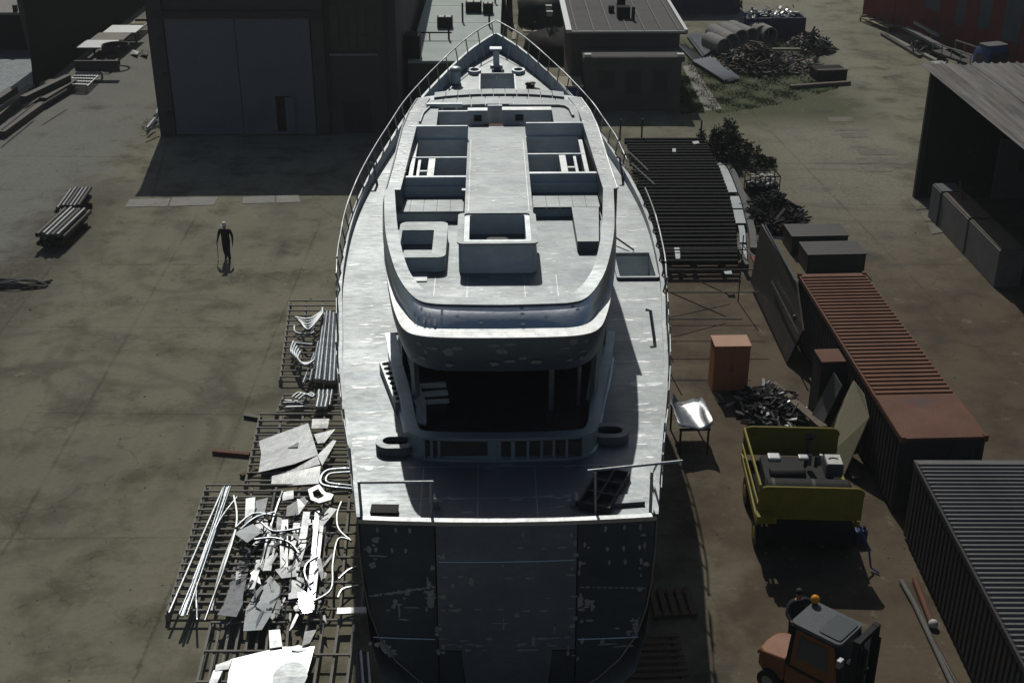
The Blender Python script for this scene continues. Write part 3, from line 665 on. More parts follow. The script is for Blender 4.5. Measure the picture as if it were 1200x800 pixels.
MB().tube([(.3, 17.45, 10.13), (1.9, 17.42, 10.13), (2.12, 17.3, 10.13), (2.24, 17.0, 10.13), (2.3, 16.2, 10.13)], .05, 6).build('roof_channel', 'galvanised', yacht, smooth=60)
MB().tube([(-2.25, 17.3, 10.13), (-2.42, 16.6, 10.13), (-2.48, 15.6, 10.13)], .04, 6).build('roof_channel', 'galvanised', yacht, smooth=60)
MB().box(-2.35, -1.2, 17.35, 17.5, 10.1, 10.22).build('roof_channel', 'wall_aluminium', yacht)
# main-deck house under it
for side in (-1, 1):
    hw = MB(); rows = []
    for i in range(30):
        s = 7.0 + i * .6; e = interp(s, [7, 10, 15, 20, 22, 24.4], [2.66, 2.92, 2.95, 2.75, 2.4, 1.6]); rows.append([(side * e, s, zd(s) - .02), (side * (e - .05), s, 8.02)])
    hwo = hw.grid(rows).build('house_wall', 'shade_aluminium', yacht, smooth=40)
    for k in range(6):
        s = 7.6 + k * 1.75; e = lambda s: interp(s, [7, 10, 15, 20, 22, 24.4], [2.66, 2.92, 2.95, 2.75, 2.4, 1.6]) + .015
        q = [Vector((side * e(s), s, 6.75)), Vector((side * e(s + 1.25), s + 1.25, 6.75)), Vector((side * (e(s + 1.25) - .02), s + 1.25, 7.65)), Vector((side * (e(s) - .02), s, 7.65))]
        wf = MB()
        for a, b in zip(q, q[1:] + q[:1]): wf.beam(a, b, .06, .06)
        wo = wf.build('window', 'wall_aluminium', hwo); MB().add(q, [(0, 1, 2, 3)]).build('pane', 'window_glass', wo)
    for s in (4.0, 5.4):
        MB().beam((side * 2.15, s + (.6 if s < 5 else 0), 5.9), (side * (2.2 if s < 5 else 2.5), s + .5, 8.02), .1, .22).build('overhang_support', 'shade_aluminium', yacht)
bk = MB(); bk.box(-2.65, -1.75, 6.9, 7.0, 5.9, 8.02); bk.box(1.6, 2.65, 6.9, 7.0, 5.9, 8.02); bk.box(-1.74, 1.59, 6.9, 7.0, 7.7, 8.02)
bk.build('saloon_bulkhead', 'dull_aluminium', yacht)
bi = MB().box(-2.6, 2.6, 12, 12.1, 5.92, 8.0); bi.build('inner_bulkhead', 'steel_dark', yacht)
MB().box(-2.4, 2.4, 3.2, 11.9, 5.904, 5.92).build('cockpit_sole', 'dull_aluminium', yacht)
MB().tube([(1.15, 4.9, 5.9), (1.15, 4.9, 8.0)], .07, 8).build('pillar', 'galvanised', yacht, smooth=50)
MB().tube([(1.85, 5.1, 5.9), (1.85, 5.1, 7.0)], .05, 8).build('pillar', 'galvanised', yacht, smooth=50)
# cockpit coaming
CO = [(-3.0, 7.6, 6.72), (-2.78, 6.2, 6.66), (-2.52, 4.9, 6.6), (-2.32, 3.7, 6.52), (-2.2, 3.0, 6.5), (-1.95, 2.62, 6.5), (-1.2, 2.5, 6.5), (0, 2.46, 6.5)]
co = U(CO); ctr = Vector((SHX, 6.5, 6.5))
def offs(P, d):
    o_ = []
    for i, p in enumerate(P):
        t = (P[min(i + 1, len(P) - 1)] - P[max(i - 1, 0)]); nrm = Vector((-t.y, t.x, 0)).normalized(); o_.append(p + nrm * d)
    return o_
ci_ = offs(co, .2)
if (ci_[len(co) // 2].y < co[len(co) // 2].y): ci_ = offs(co, -.2)
cc = MB(); dn = lambda P, z: [Vector((p.x, p.y, z)) for p in P]
cc.grid([dn(co, 5.9), co, ci_, dn(ci_, 5.9)])
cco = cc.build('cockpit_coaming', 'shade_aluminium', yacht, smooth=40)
out_ = [p + (p - q).normalized() * .05 for p, q in zip(co, ci_)]; inn_ = [q - (p - q).normalized() * .03 for p, q in zip(co, ci_)]
MB().grid([[p + Vector((0, 0, -.03)) for p in out_], [p + Vector((0, 0, .035)) for p in out_], [p + Vector((0, 0, .035)) for p in inn_], [p + Vector((0, 0, -.03)) for p in inn_]], True).build('coaming_cap', 'shade_aluminium', cco, smooth=40)
MB().grid([dn(out_, 5.9), dn(out_, 5.98), dn(co, 5.99)]).build('coaming_foot', 'shade_aluminium', cco, smooth=40)
xr = [-1.9, -1.72, -1.55, -.15, .14, .17, .5, .82, 1.1, 1.4, 1.78]
for x in xr: MB().box(x - .03, x + .03, 2.38 + .03 * x * x, 2.62 + .03 * x * x, 5.985, 6.465).build('coaming_rib', 'shade_aluminium', cco)
for a, b in zip(xr[:-1], xr[1:]):
    if b - a > .1: MB().box(a + .04, b - .04, 2.42 + .02 * a * a, 2.46 + .02 * a * a, 6.04, 6.42).build('recess_panel', 'steel_dark', cco)
# mooring pods beside the coaming
for side, x0, x1, s in ((-1, -3.06, -2.1, 3.06), (1, 2.02, 2.94, 3.46)):
    cy0, cy1 = s - .36, s + .36
    po = MB().ring(rrect(x0, x1, cy0, cy1, .33, 6), [(x0 + .5 * (x1 - x0) + (x - x0 - .5 * (x1 - x0)) * .66, s + (y - s) * .5) for x, y in rrect(x0, x1, cy0, cy1, .33, 6)], 5.905, 6.13).build('mooring_pod', 'deck_aluminium', yacht, smooth=35)
    MB().prism(rrect(x0 + .1, x1 - .1, cy0 + .1, cy1 - .1, .2), 5.91, 5.99).build('pod_opening', 'steel_black', po)
# stern rails and cleats
sr = MB().tube([(-3.15, .22, 5.9), (-3.17, .25, 6.78)], .035, 6).tube([(-1.64, .16, 5.9), (-1.63, .2, 6.78)], .035, 6).tube([(-3.2, .25, 6.75), (-1.58, .2, 6.78)], .03, 6); sr.build('stern_rail', 'galvanised', yacht, smooth=60)
sr = MB().tube([(3.1, .3, 5.9), (3.1, .4, 6.85)], .035, 6).tube([(1.9, .2, 5.9), (1.88, .42, 6.85)], .03, 6).tube([(1.72, .45, 6.86), (3.78, .62, 6.98)], .032, 6).tube([(3.25, 1.6, 5.95), (3.22, .6, 6.9)], .025, 6); sr.build('stern_rail', 'galvanised', yacht, smooth=60)
for x in (-1.57, 1.47):
    MB().tube([(x, .6, 5.9), (x, .55, 6.2), (x + .02, .3, 6.25)], [.08, .06, .045], 8).tube([(x - .16, .62, 6.0), (x + .12, .62, 6.0)], .035, 6).build('cleat', 'galvanised', yacht, smooth=50)
# foredeck gear
fh = MB().box(-.74, .8, 30.63, 33.57, 5.6, 5.64).box(-.76, -.725, 30.65, 33.55, 5.64, zd(32)-.03).box(.785, .82, 30.65, 33.55, 5.64, zd(32)-.03).box(-.72, .78, 33.55, 33.59, 5.64, zd(33)-.02).box(-.72, .78, 30.61, 30.64, 5.64, zd(32)-.03).build('foredeck_hatch', 'wall_aluminium', yacht)
MB().ring(rrect(-.78, .84, 30.59, 33.61, .06), rrect(-.71, .77, 30.66, 33.54, .03), zd(30.65) - .02, zd(33.55) + .04).build('hatch_rim', 'bright_aluminium', fh)
MB().box(-.01, .04, 33.43, 33.55, 5.7, zd(33)-.03).build('hatch_rib', 'wall_aluminium', fh)
zf = lambda s: zd(s)
MB().box(-.14, .14, 34.45, 34.65, zf(34.45), zf(34.45) + .75).box(-.28, .28, 34.35, 34.65, zf(34.45) - .01, zf(34.45) + .12).box(-.3, .26, 34.45, 34.95, zf(34.45) + .76, zf(34.45) + .84).build('bow_post', 'wall_aluminium', yacht, bevel=.02)
for x in (-.98, .98):
    s = 33.80; rp = MB().ring([(x + .3 * cos(i * pi / 8), s + .42 * sin(i * pi / 8)) for i in range(16)], [(x + .2 * cos(i * pi / 8), s + .3 * sin(i * pi / 8)) for i in range(16)], zf(s) - .02, zf(s) + .13).build('hawse_ring', 'wall_aluminium', yacht, smooth=33.45)
    MB().prism([(x + .2 * cos(i * pi / 8), s + .3 * sin(i * pi / 8)) for i in range(16)], zf(s) - .02, zf(s) + .03).build('hawse_opening', 'steel_black', rp)
MB().tube([(-1.78, 32.35, zf(32.45)), (-1.78, 32.35, zf(32.45) + .55)], .22, 10).build('mooring_bollard', 'wall_aluminium', yacht, smooth=50)
MB().ball((-1.78, 32.35, zf(32.45) + .6), .27, 10, 6, (1, 1, .5)).build('bollard_head', 'bright_aluminium', yacht, smooth=60)
wl = MB().tube([(-1.7, 30.05, zf(30.45)), (-1.7, 30.05, zf(30.45) + .4)], .15, 8).tube([(-2.6, 30.05, zf(30.45) + .3), (-1.7, 30.05, zf(30.45) + .3)], .05, 6).tube([(-2.6, 30.00, zf(30.45)), (-2.6, 30.05, zf(30.45) + .34)], .05, 6); wl.build('windlass', 'steel_dark', yacht, smooth=50)
for x, s, hh in ((1.35, 31.35, .35), (1.5, 31.50, .22), (1.7, 30.75, .3), (1.55, 31.85, .2)):
    MB().tube([(x, s, zf(s)), (x, s, zf(s) + hh)], .09, 8).tube([(x - .14, s, zf(s) + hh * .8), (x + .14, s, zf(s) + hh * .8)], .04, 6).build('deck_fitting', 'steel_dark', yacht, smooth=50)
MB().box(1.75, 2.3, 30.25, 30.85, zf(30.45), zf(30.45) + .12).build('foredeck_box', 'steel_dark', yacht)
MB().box(-.12, .2, 33.85, 34.20, zf(33.95), zf(33.95) + .1).build('deck_fitting', 'steel_dark', yacht)
for x0, s0, x1, s1 in ((-1.6, 31.85, -.9, 30.65), (.9, 31.45, 1.5, 30.05), (-1.1, 32.25, -1.1, 31.05)): MB().strip([(x0, s0, zf(31.45) + .005), (x1, s1, zf(30.45) + .005)], .012, 4).build('weld_seam', 'bright_aluminium', yacht)
for s in (30, 31.2, 32.3, 33.4, 34.4, 35.3, 36):
    for side in (-1, 1): MB().beam((side * (hb(s) - .1), s, zd(s) + .8 * bh(s)), (side * (hb(s) - .22), s, zd(s)), .03, .06).build('bulwark_stay', 'wall_aluminium', yacht)
# keel blocks under the hull
for i in range(6):
    p = MB().box(-.6, .6, 2 + i * 4.4, 2.5 + i * 4.4, 0.003, .68 + (0 if i < 5 else .05)); o = p.build('keel_block', 'timber', center=True)
    o.matrix_world = Matrix.Translation(YO) @ Matrix.Rotation(YR, 4, 'Z') @ Matrix.Translation(o.location)
    tag(o, 'timber block standing under the keel of the bare aluminium yacht', 'block', 'keel blocks under the yacht')

# ---- loose things on the yacht's deck (own top-level objects, placed in the yacht's frame)
YM = Matrix.Translation(YO) @ Matrix.Rotation(YR, 4, 'Z')
def on_yacht(o): o.matrix_world = YM @ o.matrix_basis; return o
def ything(name, label, cat, x, s, z, rz=0): return thing(name, label, cat, YM @ Vector((x, s, z)), YR + rz)
t = ything('floor_frame', 'dark open grid frame of six bays lying on the aft deck', 'frame', 2.16, 1.05, 5.905, R(-22))
for x in (-.34, 0, .34): MB().box(x - .02, x + .02, -.75, .75, 0, .18).build('long_bar', 'steel_dark', t)
for y in (-.77, -.25, .25, .77): MB().box(-.36, .36, y - .02, y + .02, 0.003, .177).build('cross_bar', 'steel_dark', t)
MB().box(-.35, .35, -.75, .75, 0.01, .03).build('bottom_plate', 'steel_dark', t)
o = MB().prism([(-.38, -.2), (.36, -.12), (.3, .2), (-.32, .16)], 0, .09).build('offcut_plate', 'deck_aluminium'); o.location = (2.65, .68, 5.906); on_yacht(o); tag(o, 'square grey offcut plate on the stern corner beside the dark grid frame', 'plate')
t = ything('tool_box', 'flat dark tool box at the port stern corner of the deck', 'box', -2.66, .32, 5.905, R(-2))
MB().box(-.29, .29, -.16, .16, 0, .1).build('box_body', 'steel_dark', t, bevel=.01); MB().box(-.3, .3, -.17, .17, .102, .14).build('lid', 'engine_black', t, bevel=.01)
o = MB().box(-.13, .13, -1.15, 1.15, 0, .26)
for x in (): pass
o = o.build('perforated_beam', 'bright_aluminium'); o.location = (-2.87, 6.0, 5.906); o.rotation_euler = (0, 0, R(14)); on_yacht(o); tag(o, 'pale beam with a row of lightening holes lying beside the cockpit', 'beam')
for k in range(8): MB().prism([(.09 * cos(i * pi / 6), .1 * sin(i * pi / 6)) for i in range(12)], .255, .262).build('hole', 'steel_black', o).location = (0, -.98 + k * .28, 0)
t = ything('batten_stack', 'stack of pale battens lying in the shaded cockpit', 'battens', -1.75, 4.6, 5.925, R(8))
bm_ = MB().box(-.38, .38, -.05, .05, 0, .08).mesh('batten', 'white_paint')
for k in range(5): inst('batten', bm_, t, (0, k * .22, .35 + .09 * (k % 2)), (0, 0, R(rn.uniform(-5, 5))))
MB().box(-.3, .3, -.1, 1, .0, .35).build('support_box', 'steel_dark', t)
o = MB().prism([(-.18, -.7), (.08, -.75), (.16, .1), (.05, .75), (-.2, .4), (-.1, -.1)], 0, .06).build('bent_offcut', 'white_paint'); o.location = (-2.08, 4.35, 6.35); o.rotation_euler = (R(12), R(8), R(10)); on_yacht(o); tag(o, 'pale bent offcut leaning inside the cockpit beside the battens', 'offcut')

# ------------------------------------------------------------------ buildings
# hangar with two sliding gate leaves
HG = thing('hangar', 'tall grey hangar with a pair of pale sliding gate leaves in shade', 'hangar', (-19.85, 70.7, 0), R(.9))
HW, HH = 13.45, 10.3
gx0, gx1, gz1 = .65, 8.75, 6.5
wx0, wx1, wz0, wz1 = 9.75, 12.35, 4.6, 7.4
fw = MB().box(0, gx0, 0, .4, 0, HH).box(gx1, wx0, 0, .4, 0, HH).box(wx1, HW, 0, .4, 0, HH).box(gx0, gx1, 0, .4, gz1, HH).box(wx0, wx1, 0, .4, wz1, HH).box(wx0, wx1, 0, .4, 1.9, wz0).box(wx0, 10.3, 0, .4, 0, 1.9).box(11.9, wx1, 0, .4, 0, 1.9)
fw.build('front_wall', 'hangar_wall', HG)
MB().box(0, .4, .402, 34, 0, HH).build('side_wall', 'hangar_wall', HG); MB().box(HW - .4, HW, .402, 34, 0, HH).build('side_wall', 'hangar_wall', HG)
MB().box(.4, HW - .4, 33.6, 34, 0, HH).build('rear_wall', 'hangar_wall', HG); MB().box(-.2, HW + .2, -.25, 34.2, HH + .003, HH + .35).build('roof', 'roof_felt', HG)
MB().box(-.1, .75, -.25, -.003, 0, HH).build('corner_pier', 'hangar_wall', HG); MB().box(8.8, 9.5, -.2, -.003, 0, HH).build('corner_pier', 'hangar_wall', HG)
MB().box(.2, 9.4, -.34, -.003, 6.62, 7.0).build('gate_rail', 'steel_dark', HG)
for a, b in ((.8, 4.62), (4.66, 8.72)):
    gl = MB().box(a, b, -.16, -.06, .06, 6.58).build('gate_leaf', 'gate_paint', HG)
    if a > 4:
        dr = MB().box(6.55, 7.3, -.19, -.163, .25, 2.25); wd = dr.build('wicket_door', 'steel_black', gl); wd['label'] = 'dark open wicket door in the right gate leaf'
        MB().box(7.1, 7.62, -.42, -.2, .2, 2.2).build('wicket_leaf', 'gate_paint', gl)
for z in (1.2, 3.4, 5.4):
    MB().box(.42, .78, -.36, -.255, z, z + .25).build('gate_guide', 'steel_dark', HG)
wf = MB().box(wx0, wx1, .05, .12, wz0, wz0 + .1).box(wx0, wx1, .05, .12, wz1 - .1, wz1)
for k in range(6): x = wx0 + (wx1 - wx0 - .07) * k / 5; wf.box(x, x + .07, .04, .13, wz0 + .1, wz1 - .1)
for z in (5.5, 6.5): wf.box(wx0, wx1, .06, .11, z, z + .06)
wfo = wf.build('window', 'steel_dark', HG)
for k in range(5):
    for z0, z1 in ((4.7, 5.5), (5.56, 6.5), (6.56, 7.3)):
        x = wx0 + (wx1 - wx0 - .07) * k / 5
        MB().box(x + .07, x + (wx1 - wx0) / 5, .075, .095, z0, z1).build('pane', 'window_glass', wfo)
dw = MB().box(10.3, 11.9, .2, .26, 0, 1.9).build('cellar_door', 'steel_dark', HG)
MB().box(9.72, 12.4, -.08, -.003, 4.5, 4.6).build('window_sill', 'slab_concrete', HG)
MB().tube([(9.62, -.12, .1), (9.62, -.12, 9.8)], .07, 6).build('drain_pipe', 'steel_dark', HG)
MB().tube([(12.9, -.12, .1), (12.9, -.12, 9.8)], .07, 6).build('drain_pipe', 'steel_dark', HG)
# low building with pale flat roof behind the bow
LB = thing('flat_roofed_store', 'low store with a pale green flat roof carrying roof lights, against the hangar', 'store', (-6.2, 75.7, 0))
MB().box(0, 5.35, 0, 34, 0, 2.9).build('walls', 'plaster', LB)
MB().box(.02, 5.45, -.15, 34.2, 2.903, 3.05).build('roof', 'green_roof', LB)
for y in (5, 10.4, 16, 22, 28): MB().box(.05, 5.4, y, y + .06, 3.051, 3.065).build('roof_seam', 'green_roof', LB)
for x, y, w_ in ((1.3, 8.6, 1.0), (3.0, 13.5, 1.1), (4.2, 13.0, .7)):
    rl = MB().box(x, x + w_, y, y + .8, 3.053, 3.75).build('roof_light', 'steel_black', LB, bevel=.03)
    MB().box(x + .1, x + w_ / 2 - .06, y + .1, y + .7, 3.752, 3.79).build('pane', 'white_paint', rl); MB().box(x + w_ / 2 + .06, x + w_ - .1, y + .1, y + .7, 3.752, 3.79).build('pane', 'white_paint', rl)
for x, y in ((2.2, 5.6), (4.7, 9.4), (5.0, 17.0), (2.9, 10.6)): MB().tube([(x, y, 3.05), (x, y, 4.3)], .07, 6).build('vent_pipe', 'steel_black', LB)
MB().tube([(0, 5.4, 3.5), (2.4, 5.4, 3.5)], .05, 6).tube([(1, 5.4, 3.05), (1, 5.4, 3.5)], .04, 6).build('roof_rail', 'steel_black', LB)
MB().box(-.2, .7, .3, 1.6, 3.053, 4.4).build('chimney', 'steel_black', LB)
MB().tube([(.1, 25, 3.9), (5.2, 25.2, 3.9)], .06, 6).tube([(3, 25.1, 3.05), (3, 25.1, 3.9)], .05, 6).build('roof_rail', 'steel_black', LB)
# long pale jointed beam beyond the bow
p0, p1 = G(578.5, -2, 1.0), G(583, 44, 1.0)
LBm = thing('conveyor_beam', 'long narrow white jointed beam pointing away just beyond the bow', 'beam', p1); d = (p0 - p1); L = d.length; LBm.rotation_euler = (0, 0, atan2(d.y, d.x) - pi / 2)
for k in range(11): MB().box(-.17, .17, L * k / 11 + .05, L * (k + 1) / 11 - .08, 0, .3).build('segment', 'deck_aluminium', LBm)
MB().box(-.12, .12, 0, L, -.96, -.003).build('beam_web', 'steel_dark', LBm)
# substation
SB_ = thing('substation', 'squat grey rendered building with three blind windows and a ribbed dark roof', 'building', (4.35, 75.6, 0), R(.6))
MB().box(0, 5.75, 0, 2.5, 0, 3.0).build('front_block', 'plaster', SB_)
MB().box(-.12, 5.9, -.14, 2.45, 3.003, 3.28).build('cornice', 'plaster', SB_)
MB().box(.05, 5.7, .05, 2.4, 3.282, 3.3).build('low_roof', 'roof_felt', SB_)
for x in (-.05, 5.45): MB().box(x, x + .4, -.12, .25, 3.283, 3.45).build('coping_block', 'white_paint', SB_)
for x, z0 in ((.85, 1.35), (2.45, 1.0), (4.05, 1.15)):
    wn_ = MB().box(x, x + .95, -.05, -.003, z0, 2.45).build('blind_window', 'hangar_wall', SB_); MB().box(x + .08, x + .87, -.07, -.052, z0 + .08, 2.37).build('shutter', 'steel_dark', wn_)
    MB().box(x - .06, x + 1.02, -.1, -.052, z0 - .1, z0).build('sill', 'plaster', wn_)
MB().box(-.7, 5.9, 2.51, 12.2, 0, 4.1).build('rear_block', 'plaster', SB_)
MB().prism([(-1.05, 2.2), (6.3, 2.2), (6.3, 12.6), (-1.05, 12.6)], 4.103, 4.28).build('roof', 'roof_felt', SB_)
for k in range(7): x = -.4 + k * 1.03; MB().box(x - .035, x + .035, 2.3, 12.5, 4.282, 4.35).build('roof_rib', 'steel_dark', SB_)
for x0, x1 in ((-1.06, -.72), (6.12, 6.32)): MB().box(x0, x1, 2.18, 12.6, 4.283, 4.4).build('roof_edge', 'galvanised', SB_)
MB().box(-1.06, 6.32, 2.1, 2.18, 4.2, 4.33).build('gutter', 'galvanised', SB_)
for q in ((2.35, 3.15, 5.8, 6.5, 4.283, 5.0), (2.5, 3.0, 7.6, 8.3, 4.283, 5.5), (1.95, 2.3, 7.6, 8.0, 4.283, 4.7)): MB().box(*q).build('roof_vent', 'steel_black', SB_)
MB().tube([(3.3, 5.4, 4.28), (3.3, 5.4, 5.1)], .12, 6).build('vent_pipe', 'steel_black', SB_)
# open shed on the right
SH = thing('open_shed', 'tall open-fronted dark shed with a pale corrugated sheet roof', 'shed', (20.0, 60.2, 0), R(.6))
for y in (0, -20): MB().box(-.12, .12, y - .12, y + .12, 0, 6.2).build('post', 'steel_dark', SH)
MB().box(0.13, 11, -.1, .05, 0, 6.45).build('end_wall', 'steel_black', SH); MB().box(11, 11.15, -22, 0, 0, 6.45).build('back_wall', 'steel_black', SH)
MB().box(-.1, .1, -21, -.15, 6.2, 6.45).build('eaves_beam', 'steel_dark', SH)
rs = []
for k in range(15):
    x0 = -.5 + k * .8
    mb = MB(); nseg = 8; row = []
    for j in range(nseg + 1): x = x0 + .82 * j / nseg; row.append((x, 6.5 + .004 * x + (.09 if j in (2, 6) else 0) + .015 * (k % 2)))
    y1 = .55 - (.0 if k != 2 else .25); sag = -.12 if k in (1, 2) else 0
    mb.grid([[(x, yy, z + (sag if yy < -9 else 0)) for x, z in row] for yy in (y1, -5, -10, -21.5)])
    o = mb.build('roof_sheet', 'shed_roof', SH); sdm = o.modifiers.new('thick', 'SOLIDIFY'); sdm.thickness = .02
MB().box(3.2, 5.2, -1.5, -1.35, .4, 3.4).build('inner_panel', 'grey_primer', SH)
MB().box(4.2, 4.5, -1.52, -1.505, 1.8, 2.4).build('panel_opening', 'steel_black', SH)
# barrier boxes in front of the shed
for i, (y0, y1, m_, lab) in enumerate(((56.2, 57.4, 'grey_primer', 'pale grey end block of the low row in front of the open shed'), (52.7, 56.1, 'barrier_concrete', 'dark stained concrete box with brown top, middle of the low row by the shed'), (49.0, 52.6, 'barrier_concrete', 'nearest long concrete box with rusty top beside the open shed'))):
    t = thing('concrete_box', lab, 'box', (20.35 + i * .12, (y0 + y1) / 2, 0), R(1.5), 'low boxes along the shed front')
    l = (y1 - y0) / 2
    MB().box(-.55, .55, -l, l, 0, 1.65).build('box_body', m_, t, bevel=.03); MB().box(-.5, .5, -l + .05, l - .05, 1.653, 1.7).build('top_board', 'brown_board' if i else 'grey_primer', t)
MB().tube([(20.4, 55, 1.72), (20.9, 57, 1.95)], .04, 5).build('iron_bar', 'rust_plate', center=True)
tag(bpy.data.objects['iron_bar'], 'thin rusty bar lying across the low concrete boxes', 'bar')
# red and grey warehouse wall top right
a, b = G(1010, 22), G(1215, 92)
RW = thing('red_warehouse', 'long dull red wall with tall grey primer panels at the far right', 'warehouse', a); dv = b - a; RW.rotation_euler = (0, 0, atan2(dv.y, dv.x)); Lr = dv.length + 14
MB().box(0, Lr, .05, 14, 0, 9).build('wall_core', 'steel_black', RW)
x = 0; k = 0
while x < Lr:
    wdt = rn.uniform(.9, 1.9); x1 = min(Lr, x + wdt); red = (k % 2 == 0)
    zc = 0
    for z1 in ((9,) if red else (rn.uniform(1.2, 2.6), rn.uniform(5, 7.5), 9)):
        mm = 'red_oxide' if red or zc == 0 or (z1 == 9 and rn.random() < .5) else 'grey_primer'
        MB().box(x + .01, x1 - .01, -.02 - .01 * (k % 3), .04, zc + .005, z1 - .005).build('wall_panel', mm, RW); zc = z1
    x = x1; k += 1
# ships and barge on the water
SP = thing('moored_ship', 'black hull of a ship moored along the quay, bow towards the viewer', 'ship', (-31.0, 81.5, -1.7))
rows = []
for i in range(9):
    t_ = i / 8; y = 44 * t_; ww = 4.5 * min(1, (t_ * 3.2) ** .7)
    rows.append([(0.2 - .3 * (1 - min(1, t_ * 4)), y, -1), (.3, y, 4.5), (.35, y, 9.5), (.3 - ww * 1.1 - .1, y + .3, 9.5), (.3 - ww - .1, y + .2, 4.5), (.3 - ww * .8 - .1, y + .2, -1)])
sh = MB().grid(rows, True); sh.add([Vector(p) for p in rows[0]], [tuple(range(6))]); sh.build('hull', 'black_hull', SP, smooth=30)
MB().box(-5, 0, 10, 42, 9.503, 11.5).build('superstructure', 'black_hull', SP)
for k in range(6): MB().box(-.45, .34, 3 + k * 4, 3.3 + k * 4, 9.52, 10.0).build('bollard', 'steel_dark', SP)
BG = thing('barge', 'dark barge with a pale deck across the water at the top left', 'barge', (-47, 98.5, -1.7))
MB().box(-30, 10.3, 0, 30, -1, 2.7).build('hull', 'black_hull', BG); MB().box(-30.1, 10.4, -.1, 30.1, 2.703, 2.9).build('deck', 'slab_concrete', BG)
for k in range(5): MB().box(9 - k * 7, 9.3 - k * 7, .1, .4, 2.903, 3.4).build('bollard', 'steel_dark', BG)

# ------------------------------------------------------------------ containers on the right
def ribbed(name, lab, cat, loc, rz, L, W, H, nr, roofm, sidem, plain=0.0, rib=.05):
    t = thing(name, lab, cat, loc, rz)
    MB().box(0, W, 0, L, .12, H - .06).build('body', sidem, t)
    for x in (0, W): 
        for k in range(int(L / .3)):
            if x == 0: MB()
    sidemb = MB()
    for k in range(int(L / .28)):
        y = .1 + k * .28
        sidemb.box(-.035, -.002, y, y + .14, .2, H - .2); sidemb.box(W + .002, W + .035, y, y + .14, .2, H - .2)
    tag(sidemb.build('side_ribs', sidem, t), kind='stuff')
    MB().box(-.05, W + .05, plain, L + .05, H - .058, H - .01).build('roof', roofm, t)
    if plain: MB().box(-.05, W + .05, -.05, plain - .01, H - .058, H + .02).build('roof_end_plate', 'rust_plate', t)
    me = MB().prism([(-.03, 0), (W + .03, 0), (W + .03, .5), (-.03, .5)], 0, .001).mesh('x', roofm)
    bpy.data.meshes.remove(me)
    st = (L - plain - .2) / nr
    rib_me = MB().hexa([(0, 0, 0), (W, 0, 0), (W, st * .62, 0), (0, st * .62, 0), (0, st * .15, rib), (W, st * .15, rib), (W, st * .47, rib), (0, st * .47, rib)]).mesh('roof_rib', roofm)
    for k in range(nr): inst('roof_rib', rib_me, t, (0, plain + .1 + k * st, H - .009))
    for x in (-.06, W): MB().box(x, x + .06, 0, L, H - .15, H - .004).build('top_rail', 'rust_plate' if roofm == 'rust_roof' else sidem, t)
    for x in (0, W - .12): 
        for y in (-.04, L - .1): MB().box(x - .01, x + .13, y, y + .14, .1, H - .151).build('corner_post', sidem, t)
    return t
RC = ribbed('shipping_container', 'rust brown shipping container with closely ribbed roof and plain near end', 'container', (11.35, 32.15, 0), R(2.6), 12.15, 2.42, 2.6, 34, 'rust_roof', 'container_side', plain=2.55)
GC = ribbed('storage_container', 'wide dark storage container with grey corrugated roof in the bottom right corner', 'container', (11.32, 18.6, 0), R(-.2), 12.3, 5.0, 2.6, 62, 'grey_roof', 'container_side', rib=.06)
for x in (.2, .85, 1.45, 2.1): MB().tube([(x, -.11, .25), (x, -.11, 2.45)], .022, 6).build('locking_bar', 'steel_dark', RC)
for x in (.3, 1.55): MB().box(x, x + .5, -.14, -.06, 1.1, 1.16).build('door_handle', 'steel_dark', RC)
for x in (-.07, 2.37):
    for y in (-.07, 12.05): MB().box(x, x + .13, y, y + .16, 2.46, 2.66).build('corner_casting', 'rust_plate', RC)
t = thing('rusty_box', 'small brown rusty box standing against the dark side of the rust container', 'box', (10.62, 38.2, 0), R(4))
MB().box(-.4, .4, -.45, .45, 0, 2.2).build('box_body', 'container_side', t); MB().box(-.42, .42, -.47, .47, 2.203, 2.26).build('lid', 'rust_plate', t)
for i, (px, py, lab) in enumerate(((955, 300, 'farther of two flat dark crates beyond the rust container'), (972, 318, 'nearer of two flat dark crates touching the end of the rust container'))):
    p = G(px, py, 0) + Vector((.15, .9 - .4 * i, 0))
    t = thing('flat_crate', lab, 'crate', p, R(3), 'flat dark crates beyond the container')
    MB().box(-1.25, 1.25, -.75, .75, 0, .85).build('crate_body', 'steel_dark', t, bevel=.02)
    for k in range(6): MB().box(-1.28, 1.28, -.76 + k * .255, -.76 + k * .255 + .235, .853, .9).build('lid_board', 'brown_board' if 0 else 'steel_dark', t)
# upright dark steel plate with two bright rods
pl = thing('steel_plate', 'tall dark steel plate standing on edge beside the rust container', 'plate', (10.05, 45.3, 0), R(1.5))
MB().add([(-.05, -3.4, .1), (-.05, 3.6, .3), (.25, 3.9, 2.75), (.45, -1.6, 2.55), (.35, -3.6, 1.5), (.06, -3.4, .1), (.06, 3.6, .3), (.32, 3.9, 2.75), (.52, -1.6, 2.55), (.42, -3.6, 1.5)], [(0, 1, 2, 3, 4), (9, 8, 7, 6, 5), (0, 5, 6, 1), (1, 6, 7, 2), (2, 7, 8, 3), (3, 8, 9, 4), (4, 9, 5, 0)]).build('plate_body', 'steel_dark', pl)
for y in (-2.5, -.5, 1.6): MB().beam((.75, y, 0.003), (.3, y, 1.6), .08, .1).build('brace', 'steel_dark', pl)
ORD = ['first', 'second', 'third', 'fourth', 'fifth', 'sixth', 'seventh', 'eighth', 'ninth']
def rod(pts, r, name, label, cat, mat, group=None, n=5):
    return tag(MB().tube(pts, r, n).build(name, mat, center=True, smooth=60), label, cat, group)
